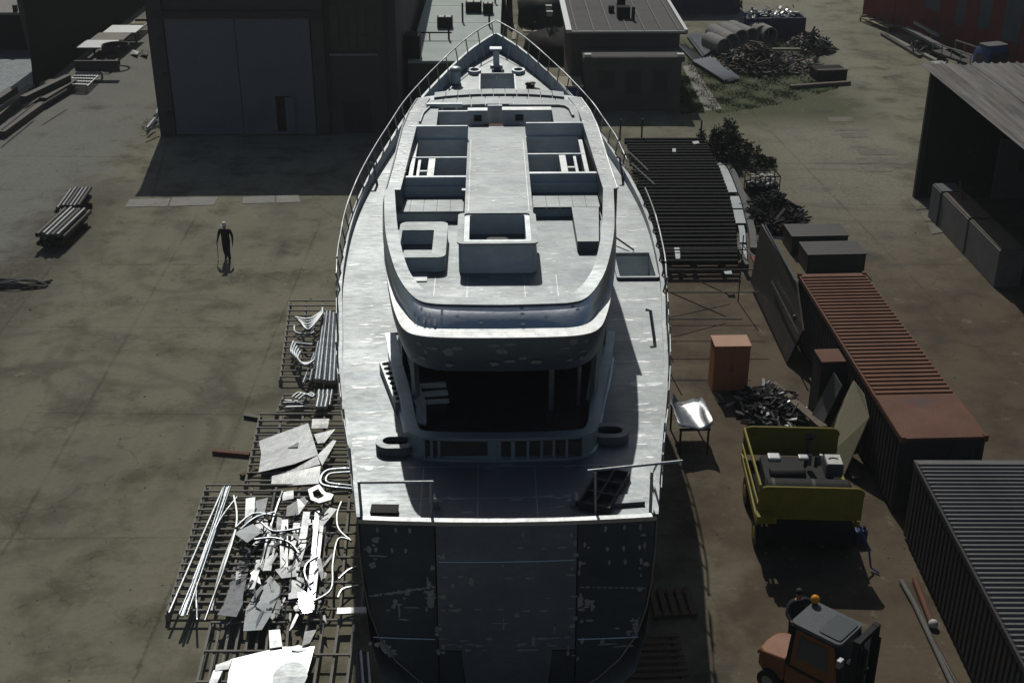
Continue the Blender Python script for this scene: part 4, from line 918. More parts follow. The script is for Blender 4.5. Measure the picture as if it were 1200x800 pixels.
rod([(10.3, 48.9, 2.82), (10.5, 43.6, 2.62)], .03, 'bright_rod', 'thin bright rod along the top edge of the upright steel plate', 'rod', 'tube_aluminium')
rod([G(904, 329, 1.6), G(936, 392, 1.5)], .03, 'bright_rod', 'thin bright rod leaning across the face of the upright steel plate', 'rod', 'tube_aluminium')
rod([G(903, 279, 2.6), G(918, 279, 2.6)], .045, 'bright_rod', 'short bright bar on top of the far corner of the upright steel plate', 'bar', 'tube_aluminium')
# leaning pale sheet and boards
def spoly(name, label, cat, pts, mat, th=.03, group=None, smooth=None):
    """a plate with thickness through given world points"""
    pts = [Vector(p) for p in pts]; nrm = Vector((0, 0, 0))
    for i in range(len(pts)):
        a, b = pts[i], pts[(i + 1) % len(pts)]; nrm += a.cross(b)
    nrm.normalize()
    if nrm.z < 0: nrm = -nrm
    n = len(pts); vs = pts + [p - nrm * th for p in pts]
    o = MB().add(vs, [tuple(range(n)), tuple(reversed(range(n, 2 * n)))] + [(i, (i + 1) % n, n + (i + 1) % n, n + i) for i in range(n)]).build(name, mat, center=True)
    return tag(o, label, cat, group) if label else o
spoly('leaning_sheet', 'pale yellowish sheet leaning against the dark container side', 'sheet', [(10.35, 36.6, .05), (11.05, 36.7, 2.1), (11.1, 35.6, 2.2), (11.05, 34.6, 1.9), (10.4, 34.2, .1), (10.1, 35.3, .03)], 'pale_sheet')
spoly('leaning_sheet', 'grey board leaning at the container beside the pale yellowish sheet', 'sheet', [(9.9, 37.4, .05), (10.6, 37.5, 2.0), (10.75, 36.9, 1.8), (10.1, 36.7, .05)], 'barrier_concrete')
for i, (a, b, w_, lab) in enumerate(((G(905, 448, .05), G(965, 500, .5), .3, 'long grey plank slanting over the dark scrap pile'), (G(950, 440, .1), G(975, 480, .9), .25, 'short dark plank leaning between plate and container'), (G(975, 505, .05), G(1005, 560, .15), .3, 'brown plank lying beside the yellow generator'))):
    tag(MB().beam(a, b, w_, .05).build('plank', 'brown_board' if i != 1 else 'steel_dark', center=True), lab, 'plank')
# dark scrap pile between cabinet and generator
def scrap(name, label, px, py, rx, ry, hgt, nn, mats, cat='scrap pile', seed=1):
    rr = random.Random(seed); p = G(px, py); t = thing(name, label, cat, p)
    mbs = {m_: MB() for m_ in mats}
    for i in range(nn):
        a, q = rr.uniform(0, 2 * pi), rr.random() ** .6; x, y = rx * q * cos(a), ry * q * sin(a); z = hgt * (1 - q) * rr.uniform(.3, 1) + .03
        d = Vector((rr.gauss(0, 1), rr.gauss(0, 1), rr.gauss(0, .35))).normalized() * rr.uniform(.12, .5)
        m_ = rr.choice(mats); c = Vector((x, y, z + .04))
        if rr.random() < .6: mbs[m_].beam(c - d, c + d, rr.uniform(.03, .2), rr.uniform(.015, .08))
        else: mbs[m_].tube([c - d, c + d * .2 + Vector((0, 0, rr.uniform(0, .1))), c + d], rr.uniform(.02, .07), 6)
    for m_, mb in mbs.items():
        if mb.v: tag(mb.build('scrap_pieces', m_, t), kind='stuff')
    if hgt > .5:
        rows = [[(rx * .8 * cos(2 * pi * k / 14) * cos(i * pi / 10) * rr.uniform(.6, 1.15), ry * .8 * sin(2 * pi * k / 14) * cos(i * pi / 10) * rr.uniform(.6, 1.15), max(0, hgt * .7 * sin(i * pi / 10) * rr.uniform(.5, 1.2))) for k in range(14)] for i in range(6)]
        tag(MB().grid(rows, True).build('heap_core', mats[0], t), kind='stuff')
    return t
scrap('scrap_pile', 'low pile of small dark metal scrap behind the yellow generator', 900, 480, 1.1, 1.5, .45, 300, ['steel_black', 'steel_black', 'engine_black', 'engine_black', 'steel_dark', 'steel_black', 'galvanised'], seed=2)
scrap('scrap_heap', 'tangled black scrap heap beside the road right of the steel frame', 905, 258, 1.5, 2.3, 1.5, 420, ['steel_black', 'steel_black', 'engine_black'], seed=4)
# orange cabinet
oc = thing('steel_cabinet', 'tall orange steel cabinet standing on the dirt, its top coloured paler as sunlit', 'cabinet', (7.65, 40.2, 0), R(2))
MB().box(-.62, .62, -.42, .42, .06, 1.78).build('cabinet_body', 'orange_paint', oc, bevel=.015); MB().box(-.64, .64, -.45, .45, 1.783, 1.83).build('top_plate', 'cabinet_sunlit_top', oc)
for x0, x1 in ((-.6, -.005), (.005, .6)):
    d_ = MB().box(x0, x1, -.44, -.423, .12, 1.72).build('door', 'orange_paint', oc); MB().box(-.05 if x0 < 0 else .03, -.03 if x0 < 0 else .05, -.47, -.441, .85, 1.02).build('handle', 'steel_dark', d_)
MB().box(-.58, .58, -.38, .38, 0, .058).build('plinth', 'steel_black', oc)
for i, (pts, lab) in enumerate((([(834, 457), (850, 455), (853, 460), (845, 462), (850, 471), (842, 471)], 'small bright bent offcut lying at the foot of the orange cabinet'), ([(893, 443), (896, 443), (897, 452), (900, 453), (893, 453)], 'small bright L shaped offcut lying right of the orange cabinet'))):
    spoly('bright_offcut', lab, 'offcut', [G(x, y, .06 + .05 * (k % 2)) for k, (x, y) in enumerate(pts)], 'scrap_aluminium')
# shiny tray on a trestle at the hull side
ty_ = thing('metal_tray', 'shiny crumpled aluminium sheet on a trestle close to the starboard hull side', 'sheet', (5.75, 36.4, 0), R(4))
rows = []; rr = random.Random(5)
for i in range(9): rows.append([(-.5 + j * .14 + rr.uniform(-.02, .02), -.9 + i * .23, 1.0 + rr.uniform(-.012, .012) + .06 * sin(j * .9 + i * .3) + (.14 if j in (0, 8) else 0)) for j in range(9)])
o = MB().grid(rows).build('crumpled_sheet', 'scrap_aluminium', ty_, smooth=60); o.modifiers.new('thick', 'SOLIDIFY').thickness = .01
tr_ = MB()
for x in (-.4, .5):
    for y in (-.8, .8): tr_.beam((x, y, 0), (x, y, .93), .06, .06)
tr_.box(-.45, .55, -.86, -.78, .88, .95).box(-.45, .55, .78, .86, .88, .95); tr_.box(-.03, .03, -.78, .78, .85, .9).build('trestle', 'steel_dark', ty_)
spoly('bright_offcut', 'small bright triangular offcut standing at the far corner of the trestle', 'offcut', [G(788, 472, 1.0), G(789, 460, 1.25), G(795, 470, 1.05)], 'scrap_aluminium')

# ------------------------------------------------------------------ yellow generator on a frame
ge = thing('generator', 'big diesel generator with dark engine between two yellow end plates', 'generator', (8.35, 31.6, 0), R(-2.5))
def endplate(y, h0, h1, x0, x1, name='end_plate'):
    r = .22; pol = [(x0, h0), (x1, h0)] + [(x1 - r + r * cos(a), h1 - r + r * sin(a)) for a in [i * pi / 8 for i in range(5)]] + [(x0 + r + r * cos(a), h1 - r + r * sin(a)) for a in [pi / 2 + i * pi / 8 for i in range(5)]]
    mb = MB(); n = len(pol); mb.add([(x, y, z) for x, z in pol] + [(x, y + .07, z) for x, z in pol], [tuple(range(n)), tuple(reversed(range(n, 2 * n)))] + [(i, (i + 1) % n, n + (i + 1) % n, n + i) for i in range(n)])
    e = mb.build(name, 'yellow_paint', ge)
    MB().tube([(x, y + .035, z) for x, z in pol[2:]] , .04, 5).build('edge_tube', 'yellow_paint', e, smooth=60)
endplate(-1.75, 1.32, 2.34, -1.45, 1.42); endplate(1.9, 1.2, 2.15, -1.42, 1.42)
for x in (-1.45, 1.33): MB().box(x, x + .09, -1.67, 1.88, 1.05, 1.25).build('base_rail', 'yellow_paint', ge)
MB().box(-1.3, 1.3, -1.72, 1.86, .55, 1.04).box(-1.33, 1.32, -1.0, 1.5, 1.045, 1.12).build('chassis', 'steel_black', ge)
MB().tube([(-1.42, -1.7, 2.0), (-1.42, 1.9, 1.75)], .045, 6).build('side_bar', 'yellow_paint', ge, smooth=60)
MB().tube([(-1.44, -1.7, 1.4), (-1.44, 1.9, 1.2)], .035, 6).build('side_bar', 'yellow_paint', ge, smooth=60)
MB().box(-1.5, -.95, -2.05, -1.76, 1.0, 1.22).build('step_box', 'yellow_paint', ge)
GEN0 = len(ge.children)
MB().box(-1.0, 1.0, -.35, 1.3, .78, 1.55).build('engine_block', 'engine_black', ge, bevel=.06)
MB().tube([(-1.18, -.95, 1.3), (-1.1, -.95, 1.3), (1.15, -.95, 1.3), (1.22, -.95, 1.3)], [.36, .43, .43, .36], 18).build('fuel_tank', 'engine_black', ge, smooth=40)
for x in (-1.0, 0.12): MB().tube([(x, -.95, 1.3), (x + .1, -.95, 1.3)], .438, 18).build('tank_strap', 'steel_dark', ge, smooth=40)
MB().tube([(-.85, .1, 1.55), (.15, .1, 1.6)], .26, 10).build('air_filter', 'engine_black', ge, smooth=40)
MB().box(-.98, -.6, -.05, .3, 1.75, 1.9).build('filter_cap', 'galvanised', ge, bevel=.05); MB().box(-.1, .2, .0, .25, 1.8, 1.9).build('filter_cap', 'galvanised', ge, bevel=.04)
MB().tube([(.3, .7, 1.5), (.3, .7, 2.15)], .1, 8).tube([(.3, .7, 2.15), (.3, .78, 2.25)], .2, 10).build('exhaust', 'steel_dark', ge, smooth=40)
for k, x in enumerate((.15, .28, .45, .58)): MB().tube([(x, .2 + .1 * (k % 2), 1.5), (x, .2 + .1 * (k % 2), 1.85)], .06, 6).build('injector', 'galvanised' if k % 2 else 'steel_dark', ge)
cb = MB().box(.75, 1.25, .15, .75, 1.55, 1.95).build('control_box', 'grey_primer', ge, bevel=.02)
MB().box(.78, 1.22, .18, .72, 1.953, 1.98).build('box_lid', 'white_paint', cb)
MB().tube([(.85 + .28 * i / 6, .45 + .06 * sin(i * pi / 6), 1.99) for i in range(7)], .02, 5).build('lid_handle', 'steel_dark', cb)
for c_ in ge.children[GEN0:]: c_.location.z += .36
for y in (-1.1, 1.1):
    for x in (-1.25, 1.25):
        wh = MB().tube([(x - .13, y, .42), (x + .13, y, .42)], .42, 16).build('wheel', 'rubber', ge, smooth=40); MB().tube([(x - .14, y, .42), (x + .14, y, .42)], .2, 10).build('rim', 'yellow_paint', wh, smooth=40)
MB().tube([(1.42, -1.6, 1.1), (1.7, -1.9, .55), (1.75, -2.2, .1), (1.95, -2.4, .05)], .03, 5).build('cable', 'blue_paint', ge)
t = thing('blue_canister', 'small blue canister on the ground at the corner of the yellow generator', 'canister', G(1007, 634), R(12))
MB().box(-.18, .18, -.12, .12, 0, .42).build('canister_body', 'blue_paint', t, bevel=.03); MB().tube([(.1, 0, .42), (.1, 0, .5)], .05, 8).build('cap', 'steel_black', t); MB().tube([(-.12, 0, .42), (-.1, 0, .5), (.0, 0, .5), (.02, 0, .42)], .018, 5).build('handle', 'blue_paint', t)

# ------------------------------------------------------------------ forklift
fk = thing('forklift', 'orange forklift with grey cab roof and dark mast in the bottom right corner', 'forklift', (7.27, 24.27, 0), R(-43))
# local x forward (mast), y left
MB().prism([(-1.3, -.38), (-1.12, -.5), (-.5, -.53), (-.5, .53), (-1.12, .5), (-1.3, .38), (-1.36, 0)], .45, lambda x, y: 1.12 - .3 * max(0, -x - .75)).build('counterweight', 'forklift_orange', fk, smooth=30, bevel=.05)
MB().box(-.49, .95, -.52, .52, .45, 1.0).build('body', 'forklift_orange', fk, bevel=.04)
cabp = MB()
for y in (-.49, .49): cabp.beam((-.45, y, 1.0), (-.35, y, 2.18), .09, .09); cabp.beam((.95, y, 1.0), (.75, y, 2.18), .09, .09); cabp.beam((-.42, y, 1.0), (.93, y, 1.0), .08, .08)
cabp.build('cab_frame', 'engine_black', fk)
MB().prism(rrect(-.47, .84, -.54, .54, .12), 2.19, 2.28).build('cab_roof', 'grey_primer', fk, smooth=35); MB().prism(rrect(.2, .78, -.43, .43, .08), 2.283, 2.31).build('roof_window', 'cab_glass', fk)
for y in (-.53, .5):
    dd = MB().add([(-.38, y, 1.05), (.9, y, 1.05), (.72, y, 2.14), (-.3, y, 2.14), (-.38, y + .03, 1.05), (.9, y + .03, 1.05), (.72, y + .03, 2.14), (-.3, y + .03, 2.14)], [(0, 1, 2, 3), (7, 6, 5, 4), (0, 4, 5, 1), (1, 5, 6, 2), (2, 6, 7, 3), (3, 7, 4, 0)]).build('door', 'forklift_orange', fk)
    yy = y - .012 if y < 0 else y + .032
    MB().add([(-.22, yy, 1.35), (.62, yy, 1.35), (.52, yy, 2.0), (-.18, yy, 2.0), (-.22, yy + .01, 1.35), (.62, yy + .01, 1.35), (.52, yy + .01, 2.0), (-.18, yy + .01, 2.0)], [(0, 1, 2, 3), (7, 6, 5, 4), (0, 4, 5, 1), (1, 5, 6, 2), (2, 6, 7, 3), (3, 7, 4, 0)]).build('door_window', 'cab_glass', dd)
MB().add([(.97, -.45, 1.1), (.97, .45, 1.1), (.79, .45, 2.12), (.79, -.45, 2.12)], [(0, 1, 2, 3)]).build('windscreen', 'cab_glass', fk)
MB().add([(-.47, -.45, 1.15), (-.47, .45, 1.15), (-.38, .45, 2.12), (-.38, -.45, 2.12)], [(0, 1, 2, 3)]).build('rear_window', 'cab_glass', fk)
for y in (-.42, .42): MB().box(1.12, 1.28, y - .07, y + .07, .15, 2.55).box(1.29, 1.4, y * .72 - .05, y * .72 + .05, .1, 2.3).build('mast_rail', 'engine_black', fk)
for q in ((1.13, 1.27, -.42, .42, 2.4, 2.54), (1.14, 1.26, -.42, .42, 1.3, 1.4), (1.3, 1.42, -.5, .5, .3, .42)): MB().box(*q).build('mast_crossbar', 'engine_black', fk)
for y in (-.12, .14): MB().tube([(1.2, y, .3), (1.2, y, 2.45)], .05, 6).build('lift_chain', 'galvanised', fk)
for y in (-.32, .32): MB().box(1.42, 2.45, y - .06, y + .06, .06, .11).box(1.41, 1.46, y - .06, y + .06, .06, .75).build('fork', 'steel_dark', fk)
for x, r in ((-.85, .3), (.72, .36)):
    for y in (-.52, .52):
        wh = MB().tube([(x, y - .12, r), (x, y + .12, r)], r, 18).build('wheel', 'rubber', fk, smooth=40); MB().tube([(x, y - .13, r), (x, y + .13, r)], r * .55, 12).build('rim', 'pale_sheet', wh, smooth=40)
bc = MB().tube([(-.4, .42, 2.28), (-.4, .42, 2.36)], .07, 8).build('beacon', 'engine_black', fk); MB().ball((-.4, .42, 2.42), .115, 12, 8, (1, 1, 1)).build('lens', 'amber_lens', bc, smooth=60)
MB().tube([(.95, -.6, 1.9), (1.1, -.95, 2.15)], .025, 6).box(1.05, 1.15, -1.06, -.9, 2.1, 2.3).build('mirror', 'galvanised', fk)
MB().box(-.3, .2, -.25, .25, 1.0, 1.25).build('seat', 'engine_black', fk); MB().box(-.4, -.28, -.25, .25, 1.25, 1.75).build('seat_back', 'engine_black', fk)

for y in (-.38, .38): MB().tube([(1.0, y, 1.85), (1.07, y, 1.83)], .07, 10).build('headlight', 'galvanised', fk, smooth=40)
MB().tube([(-.75, .3, 1.1), (-.75, .3, 1.5), (-.8, .3, 1.58)], .04, 8).build('exhaust', 'steel_dark', fk, smooth=50)
for y in (-.05, .06): MB().tube([(1.0, y, 1.0), (1.22, y * 3, 1.3), (1.25, y * 3, 1.9), (1.22, y * 3, 2.4)], .018, 5).build('hydraulic_hose', 'rubber', fk)
for y in (-.3, .3): MB().box(-1.345, -1.32, y - .08, y + .08, .75, .85).build('rear_light', 'rust_plate', fk)

# ------------------------------------------------------------------ people
def person(loc, rz, label, name_helmet, pose, prop=None):
    root = thing('person', label, 'person', loc, rz)
    vs, es, rad, skin_ids = [], [], [], set()
    def v(p, r, parent=None, sk=False):
        vs.append(p); rad.append(r); i = len(vs) - 1
        if parent is not None: es.append((parent, i))
        if sk: skin_ids.add(i)
        return i
    pel = v((0, 0, .95), .165); wst = v((0, .01, 1.1), .155, pel); ch = v((0, .02, 1.3), .18, wst); nk = v((0, .01, 1.47), .062, ch, True); hd0 = v((0, .03, 1.56), .075, nk, True)
    hd = v((0, .03, 1.65), .092, hd0, True); tp = v((0, .02, 1.73), .07, hd, True)
    for side, key in ((-1, 'L'), (1, 'R')):
        sh_, el, wr = pose[key + 'arm']
        a = v((side * .17, .0, 1.42), .085, ch); a2 = v(sh_, .08, a); b = v(el, .062, a2); c = v(wr, .034, b)
        d = (Vector(wr) - Vector(el)).normalized(); pm = v(tuple(Vector(wr) + d * .06), .035, c, True)
        sx = Vector((0, 1, 0)) if abs(d.y) < .8 else Vector((0, 0, 1))
        fwd = d.cross(sx).cross(d).normalized()
        for k, (o_, ln) in enumerate(((.028, .075), (.010, .085), (-.010, .08), (-.028, .062))):
            b0 = v(tuple(Vector(wr) + d * .10 + fwd * o_), .011, pm, True); b1 = v(tuple(Vector(wr) + d * (.10 + ln * .55) + fwd * o_ * 1.05 + Vector((-side * .008, 0, 0))), .0095, b0, True)
            v(tuple(Vector(wr) + d * (.10 + ln) + fwd * o_ + Vector((-side * .026, 0, 0))), .008, b1, True)
        th0 = v(tuple(Vector(wr) + d * .05 + fwd * .045), .012, pm, True); v(tuple(Vector(wr) + d * .10 + fwd * .065), .010, th0, True)
        hp_, kn, an, toe = pose[key + 'leg']
        l0 = v(hp_, .12, pel); l1 = v(kn, .092, l0); l2 = v(an, .068, l1); l3 = v(toe, .05, l2)
    me = bpy.data.meshes.new('body'); me.from_pydata(vs, es, [])
    o = bpy.data.objects.new('body', me); COL.objects.link(o)
    md = o.modifiers.new('skin', 'SKIN'); md.use_smooth_shade = True
    for i, r in enumerate(rad): me.skin_vertices[0].data[i].radius = (r, r)
    for i in range(len(vs)): me.skin_vertices[0].data[i].use_root = (i == 0)
    o.modifiers.new('sub', 'SUBSURF').levels = 1; o.modifiers['sub'].render_levels = 1
    dg = bpy.context.evaluated_depsgraph_get(); dg.update()
    m2 = bpy.data.meshes.new_from_object(o.evaluated_get(dg)); bpy.data.objects.remove(o)
    m2.materials.clear()
    for q in ('dark_cloth', 'skin', 'rubber'): m2.materials.append(MATS[q])
    P = [Vector(p) for p in vs]
    for f in m2.polygons:
        c = f.center; i = min(range(len(P)), key=lambda k: (P[k] - c).length - rad[k])
        f.material_index = 1 if i in skin_ids else (2 if c.z < .11 else 0)
    b = bpy.data.objects.new('body', m2); COL.objects.link(b); b.parent = root
    # face: brow, nose, eyes, mouth, ears
    fc = MB().ball((0, .125, 1.635), .018, 6, 4, (.8, 1.2, 1.4)); fc.ball((-.092, .03, 1.64), .022, 6, 4, (.5, 1, 1.3)); fc.ball((.092, .03, 1.64), .022, 6, 4, (.5, 1, 1.3)); fc.build('face', 'skin', root, smooth=60)
    MB().ball((-.034, .112, 1.665), .012, 6, 4).ball((.034, .112, 1.665), .012, 6, 4).box(-.025, .025, .105, .118, 1.588, 1.595).build('eyes_and_mouth', 'hair', root)
    if name_helmet:
        he = MB(); rows = []
        for i in range(7):
            a = i * pi / 12; rows.append([(.118 * cos(a) * cos(k * pi / 8), .02 + .138 * cos(a) * sin(k * pi / 8), 1.68 + .13 * sin(a)) for k in range(16)])
        he.grid(rows, True).prism([(.13 * cos(k * pi / 8), .04 + .165 * sin(k * pi / 8)) for k in range(16)], 1.672, 1.685); he.build('helmet', name_helmet, root, smooth=50)
    else: MB().ball((0, .005, 1.70), .105, 10, 8, (.95, 1.0, .95), -.25).build('hair', 'hair', root, smooth=60)
    return root
pp = dict(Larm=((-.23, 0, 1.40), (-.30, -.03, 1.13), (-.32, .05, .88)), Rarm=((.23, 0, 1.40), (.33, -.06, 1.15), (.38, .02, .90)),
          Lleg=((-.09, 0, .88), (-.10, .10, .50), (-.11, .02, .09), (-.12, .17, .045)), Rleg=((.09, 0, .88), (.10, -.02, .50), (.11, -.16, .10), (.12, -.02, .045)))
person(G(267, 305), R(172), 'man in dark overalls and white helmet walking across the open yard with a thin stick', 'helmet_white', pp)
o = rod([(0, 0, 0), (-.05, .12, -.85)], .016, 'walking_stick', 'thin dark stick held by the man walking across the yard', 'stick', 'timber'); 
o.location = G(267, 305) + Vector((-.40, -.0, .05))
pq = dict(Larm=((-.24, .02, 1.41), (-.42, .14, 1.22), (-.52, .34, 1.12)), Rarm=((.24, .02, 1.41), (.40, .16, 1.24), (.42, .38, 1.18)),
          Lleg=((-.09, 0, .88), (-.11, .05, .50), (-.12, .0, .09), (-.13, .15, .045)), Rleg=((.09, 0, .88), (.11, .03, .50), (.12, -.04, .09), (.13, .11, .045)))
person(G(929, 756), R(200), 'man in dark clothes standing beside the forklift with both arms held out', None, pq)

# ------------------------------------------------------------------ pipes, rods by the big container
rod([G(1056, 680, .08), G(1071, 706, .08), G(1118, 806, .08)], .07, 'steel_pipe', 'long grey pipe lying beside the dark storage container', 'pipe', 'barrier_concrete', n=8)
rod([G(1072, 678, .09), G(1092, 730, .09)], .085, 'steel_pipe', 'short reddish pipe lying against the dark storage container', 'pipe', 'rust_plate', n=8)
rod([G(1080, 724, .06), G(1124, 806, .06)], .05, 'steel_pipe', 'thin dark pipe lying next to the long grey pipe', 'pipe', 'steel_dark', n=8)
o = MB().ball((0, 0, .12), .13, 10, 8).build('white_can', 'white_paint', smooth=60); o.location = G(1093, 735); tag(o, 'small round white can at the end of the reddish pipe', 'can')

# ------------------------------------------------------------------ big steel frame on the right
fr = thing('deck_frame', 'large dark slatted steel deck frame lying in the yard right of the yacht', 'frame', (8.3, 58.6, 0), R(.5))
me = MB().hexa([(0, -.12, 0), (1, -.12, 0), (1, .12, 0), (0, .12, 0), (0, -.09, .16), (1, -.09, .16), (1, .09, .16), (0, .09, .16)]).mesh('slat', 'steel_black')
re = lambda y: interp(y, [-8.3, -4, 0, 4, 8, 9.6], [1.2, 1.85, 2.2, 2.35, 2.3, 2.2])
for k in range(38):
    y = -8.3 + k * .47; x0 = -2.0 + rr.uniform(-.15, .1); inst('slat', me, fr, (x0, y, .55 + rr.uniform(-.02, .02)), (0, 0, rr.uniform(-.008, .008)), (re(y) - x0, 1, 1))
for x in (-1.7, -.6, .6, 1.6): MB().box(x - .08, x + .08, -8.4, 9.3, .3, .549).build('long_beam', 'steel_dark', fr)
for x in (-1.7, 1.5):
    for y in (-7.5, -2, 3, 8.5): MB().box(x - .1, x + .1, y - .1, y + .1, 0, .299).build('foot', 'timber', fr)
ab = MB()
pts = [(re(y) + .78, y, .2) for y in [-6 + i for i in range(16)]]
for a, b in zip(pts[:-1], pts[1:]): ab.beam(a, b, .3, .3)
ab.build('edge_beam', 'barrier_concrete', fr)
for k, (y0, y1) in enumerate(((5.6, 9.2), (1.3, 5.5), (-1.0, .7), (-3.0, -1.2), (-5.4, -3.3), (-7.6, -5.7))):
    n = 5; L_, R_ = [], []
    for i in range(n): y = y0 + (y1 - y0) * i / (n - 1); L_.append((re(y) + .02 + (.15 if k > 3 else 0), y)); R_.append((re(y) + .56 - (.12 if k > 3 else 0), y))
    MB().prism(L_ + R_[::-1], .3, .36).build('edge_plate', 'deck_aluminium', fr)
for a, b in (((-2.4, 6.9), (-1.4, 3.4)), ((-2.2, 3.9), (-1.3, 1.2)), ((-2.6, 4.4), (-2.4, 3.6)), ((1.5, -7.2), (2.2, -9.4))): MB().tube([(a[0], a[1], 1.0), (b[0], b[1], .8)], .035, 5).build('loose_rail', 'galvanised', fr)
for x, y in ((-2.3, 9.4), (-1.1, 9.5), (2.1, 9.2)): MB().tube([(x, y, .5), (x, y, 1.7)], .05, 6).build('upright', 'steel_dark', fr)
for i, (pts, lab) in enumerate((([(790, 290), (796, 290), (797, 296), (791, 296)], 'upper of two small white plates lying on the slatted frame'), ([(791, 297), (797, 297), (797, 303), (792, 303)], 'lower of two small white plates lying on the slatted frame'), ([(811, 166), (818, 165), (820, 168), (813, 169)], 'small white plate at the far edge of the slatted frame'), ([(788, 174), (792, 174), (792, 178), (788, 178)], 'tiny white plate near the far left corner of the slatted frame'), ([(848, 318), (857, 317), (858, 321), (850, 321)], 'small white offcut at the near corner of the slatted frame'))):
    spoly('white_plate', lab, 'plate', [G(x, y, .76) for x, y in pts], 'deck_aluminium')
# scaffold between yacht and frame
scf = thing('scaffold', 'light tube scaffold standing beside the starboard hull', 'scaffold', (7.2, 47.5, 0))
zs = (.3, 1.3, 2.3)
for y, xe in ((0, 2.2), (-1.6, 2.2), (-3.3, 2.1), (-5.2, 1.2)):
    MB().tube([(-2.4, y, 2.3 - .12 * abs(y)), (xe, y, 2.3 - .12 * abs(y))], .026, 6).build('scaffold_tube', 'steel_dark', scf)
for x, y in ((2.0, .05), (-1.6, .05), (-1.6, -5.15), (-1.6, -2.6)): MB().tube([(x, y, 0), (x, y, 2.9)], .026, 6).build('scaffold_tube', 'steel_dark', scf)
for a, b in (((-2.3, .1, 2.2), (1.6, .1, .3)), ((-2.3, -2, 1.9), (1.2, -1.8, .2)), ((-1.6, -5.1, .2), (-1.6, 0, 2.2))): MB().tube([a, b], .024, 6).build('scaffold_tube', 'steel_dark', scf)
# bushes, grass
def bush(loc, rx, ry, rz_, nn, label, seed, name='bush', cat='bush', leafsize=.09, mat='leaf', group=None):
    r_ = random.Random(seed); t = thing(name, label, cat, loc, 0, group); mb = MB(); cl = [(a_, b_, c_ * max(.25, 1.15 - .55 * (a_ * a_ + b_ * b_))) for a_, b_, c_ in [(r_.gauss(0, .5), r_.gauss(0, .5), r_.uniform(.1, .95)) for _ in range(70)]]
    for i in range(nn):
        c = r_.choice(cl); d = Vector((r_.gauss(0, 1), r_.gauss(0, 1), r_.gauss(0, 1))).normalized() * r_.random() ** .6 * r_.uniform(.15, .36)
        p = Vector(((c[0] + d.x) * rx, (c[1] + d.y) * ry, max(.03, (c[2] + d.z) * rz_)))
        u = Vector((r_.gauss(0, 1), r_.gauss(0, 1), r_.gauss(0, 1))).normalized(); w_ = u.cross(Vector((r_.gauss(0, 1), r_.gauss(0, 1), r_.gauss(0, 1)))).normalized(); s_ = leafsize * r_.uniform(.6, 1.4)
        mb.add([p - u * s_, p + w_ * s_ * .5, p + u * s_, p - w_ * s_ * .5], [(0, 1, 2, 3)])
    tag(mb.build('foliage', mat, t), kind='stuff'); st = MB()
    for c in cl[:26]: st.tube([(0, 0, 0), (c[0] * rx * .5, c[1] * ry * .5, c[2] * rz_ * .6), (c[0] * rx, c[1] * ry, c[2] * rz_)], [.05, .035, .015], 5)
    st.build('stems', 'bark', t); return t
bush((11.55, 66.3, 0), 1.0, 2.2, 1.6, 9000, 'dense dark bush at the far end of the slatted frame', 11)
bush((13.3, 65.2, 0), .6, .9, .4, 1500, 'low green weeds on the road side of the dark bush', 12, 'weeds', 'weeds')
def grasspatch(label, poly_px, nn, seed, hgt=.22):
    r_ = random.Random(seed); mb = MB(); P = [G(*p) for p in poly_px]; x0, x1 = min(p.x for p in P), max(p.x for p in P); y0, y1 = min(p.y for p in P), max(p.y for p in P)
    def inside(x, y):
        c = False
        for i in range(len(P)):
            a, b = P[i], P[i - 1]
            if (a.y > y) != (b.y > y) and x < (b.x - a.x) * (y - a.y) / (b.y - a.y) + a.x: c = not c
        return c
    k = 0
    while k < nn:
        x, y = r_.uniform(x0, x1), r_.uniform(y0, y1)
        if not inside(x, y): continue
        if r_.random() > .62 + .38 * sin(x * 1.7 + 1.3 * sin(y * .9)) * sin(y * 1.1 + x): continue
        k += 1; a = r_.uniform(0, 2 * pi); h_ = hgt * r_.uniform(.3, 1.4) * (.6 + .5 * sin(x * 2.3) * cos(y * 1.9)); wd = .035; lx, ly = r_.gauss(0, .1), r_.gauss(0, .1)
        mb.add([(x - wd * cos(a), y - wd * sin(a), 0), (x + wd * cos(a), y + wd * sin(a), 0), (x + lx, y + ly, h_)], [(0, 1, 2)])
    tag(mb.build('grass', 'grass'), label, 'grass', kind='stuff')
grasspatch('rough grass and weeds around the scrap in the far yard', [(805, 60), (812, 120), (842, 133), (920, 122), (985, 103), (945, 55), (880, 25)], 26000, 5, .12)
grasspatch('thin grass at the foot of the substation corner', [(797, 85), (803, 85), (826, 132), (798, 134)], 3000, 6)
grasspatch('thin grass by the white bent scraps at the hangar corner', [(168, 142), (190, 128), (188, 158), (160, 160)], 260, 7, .08)
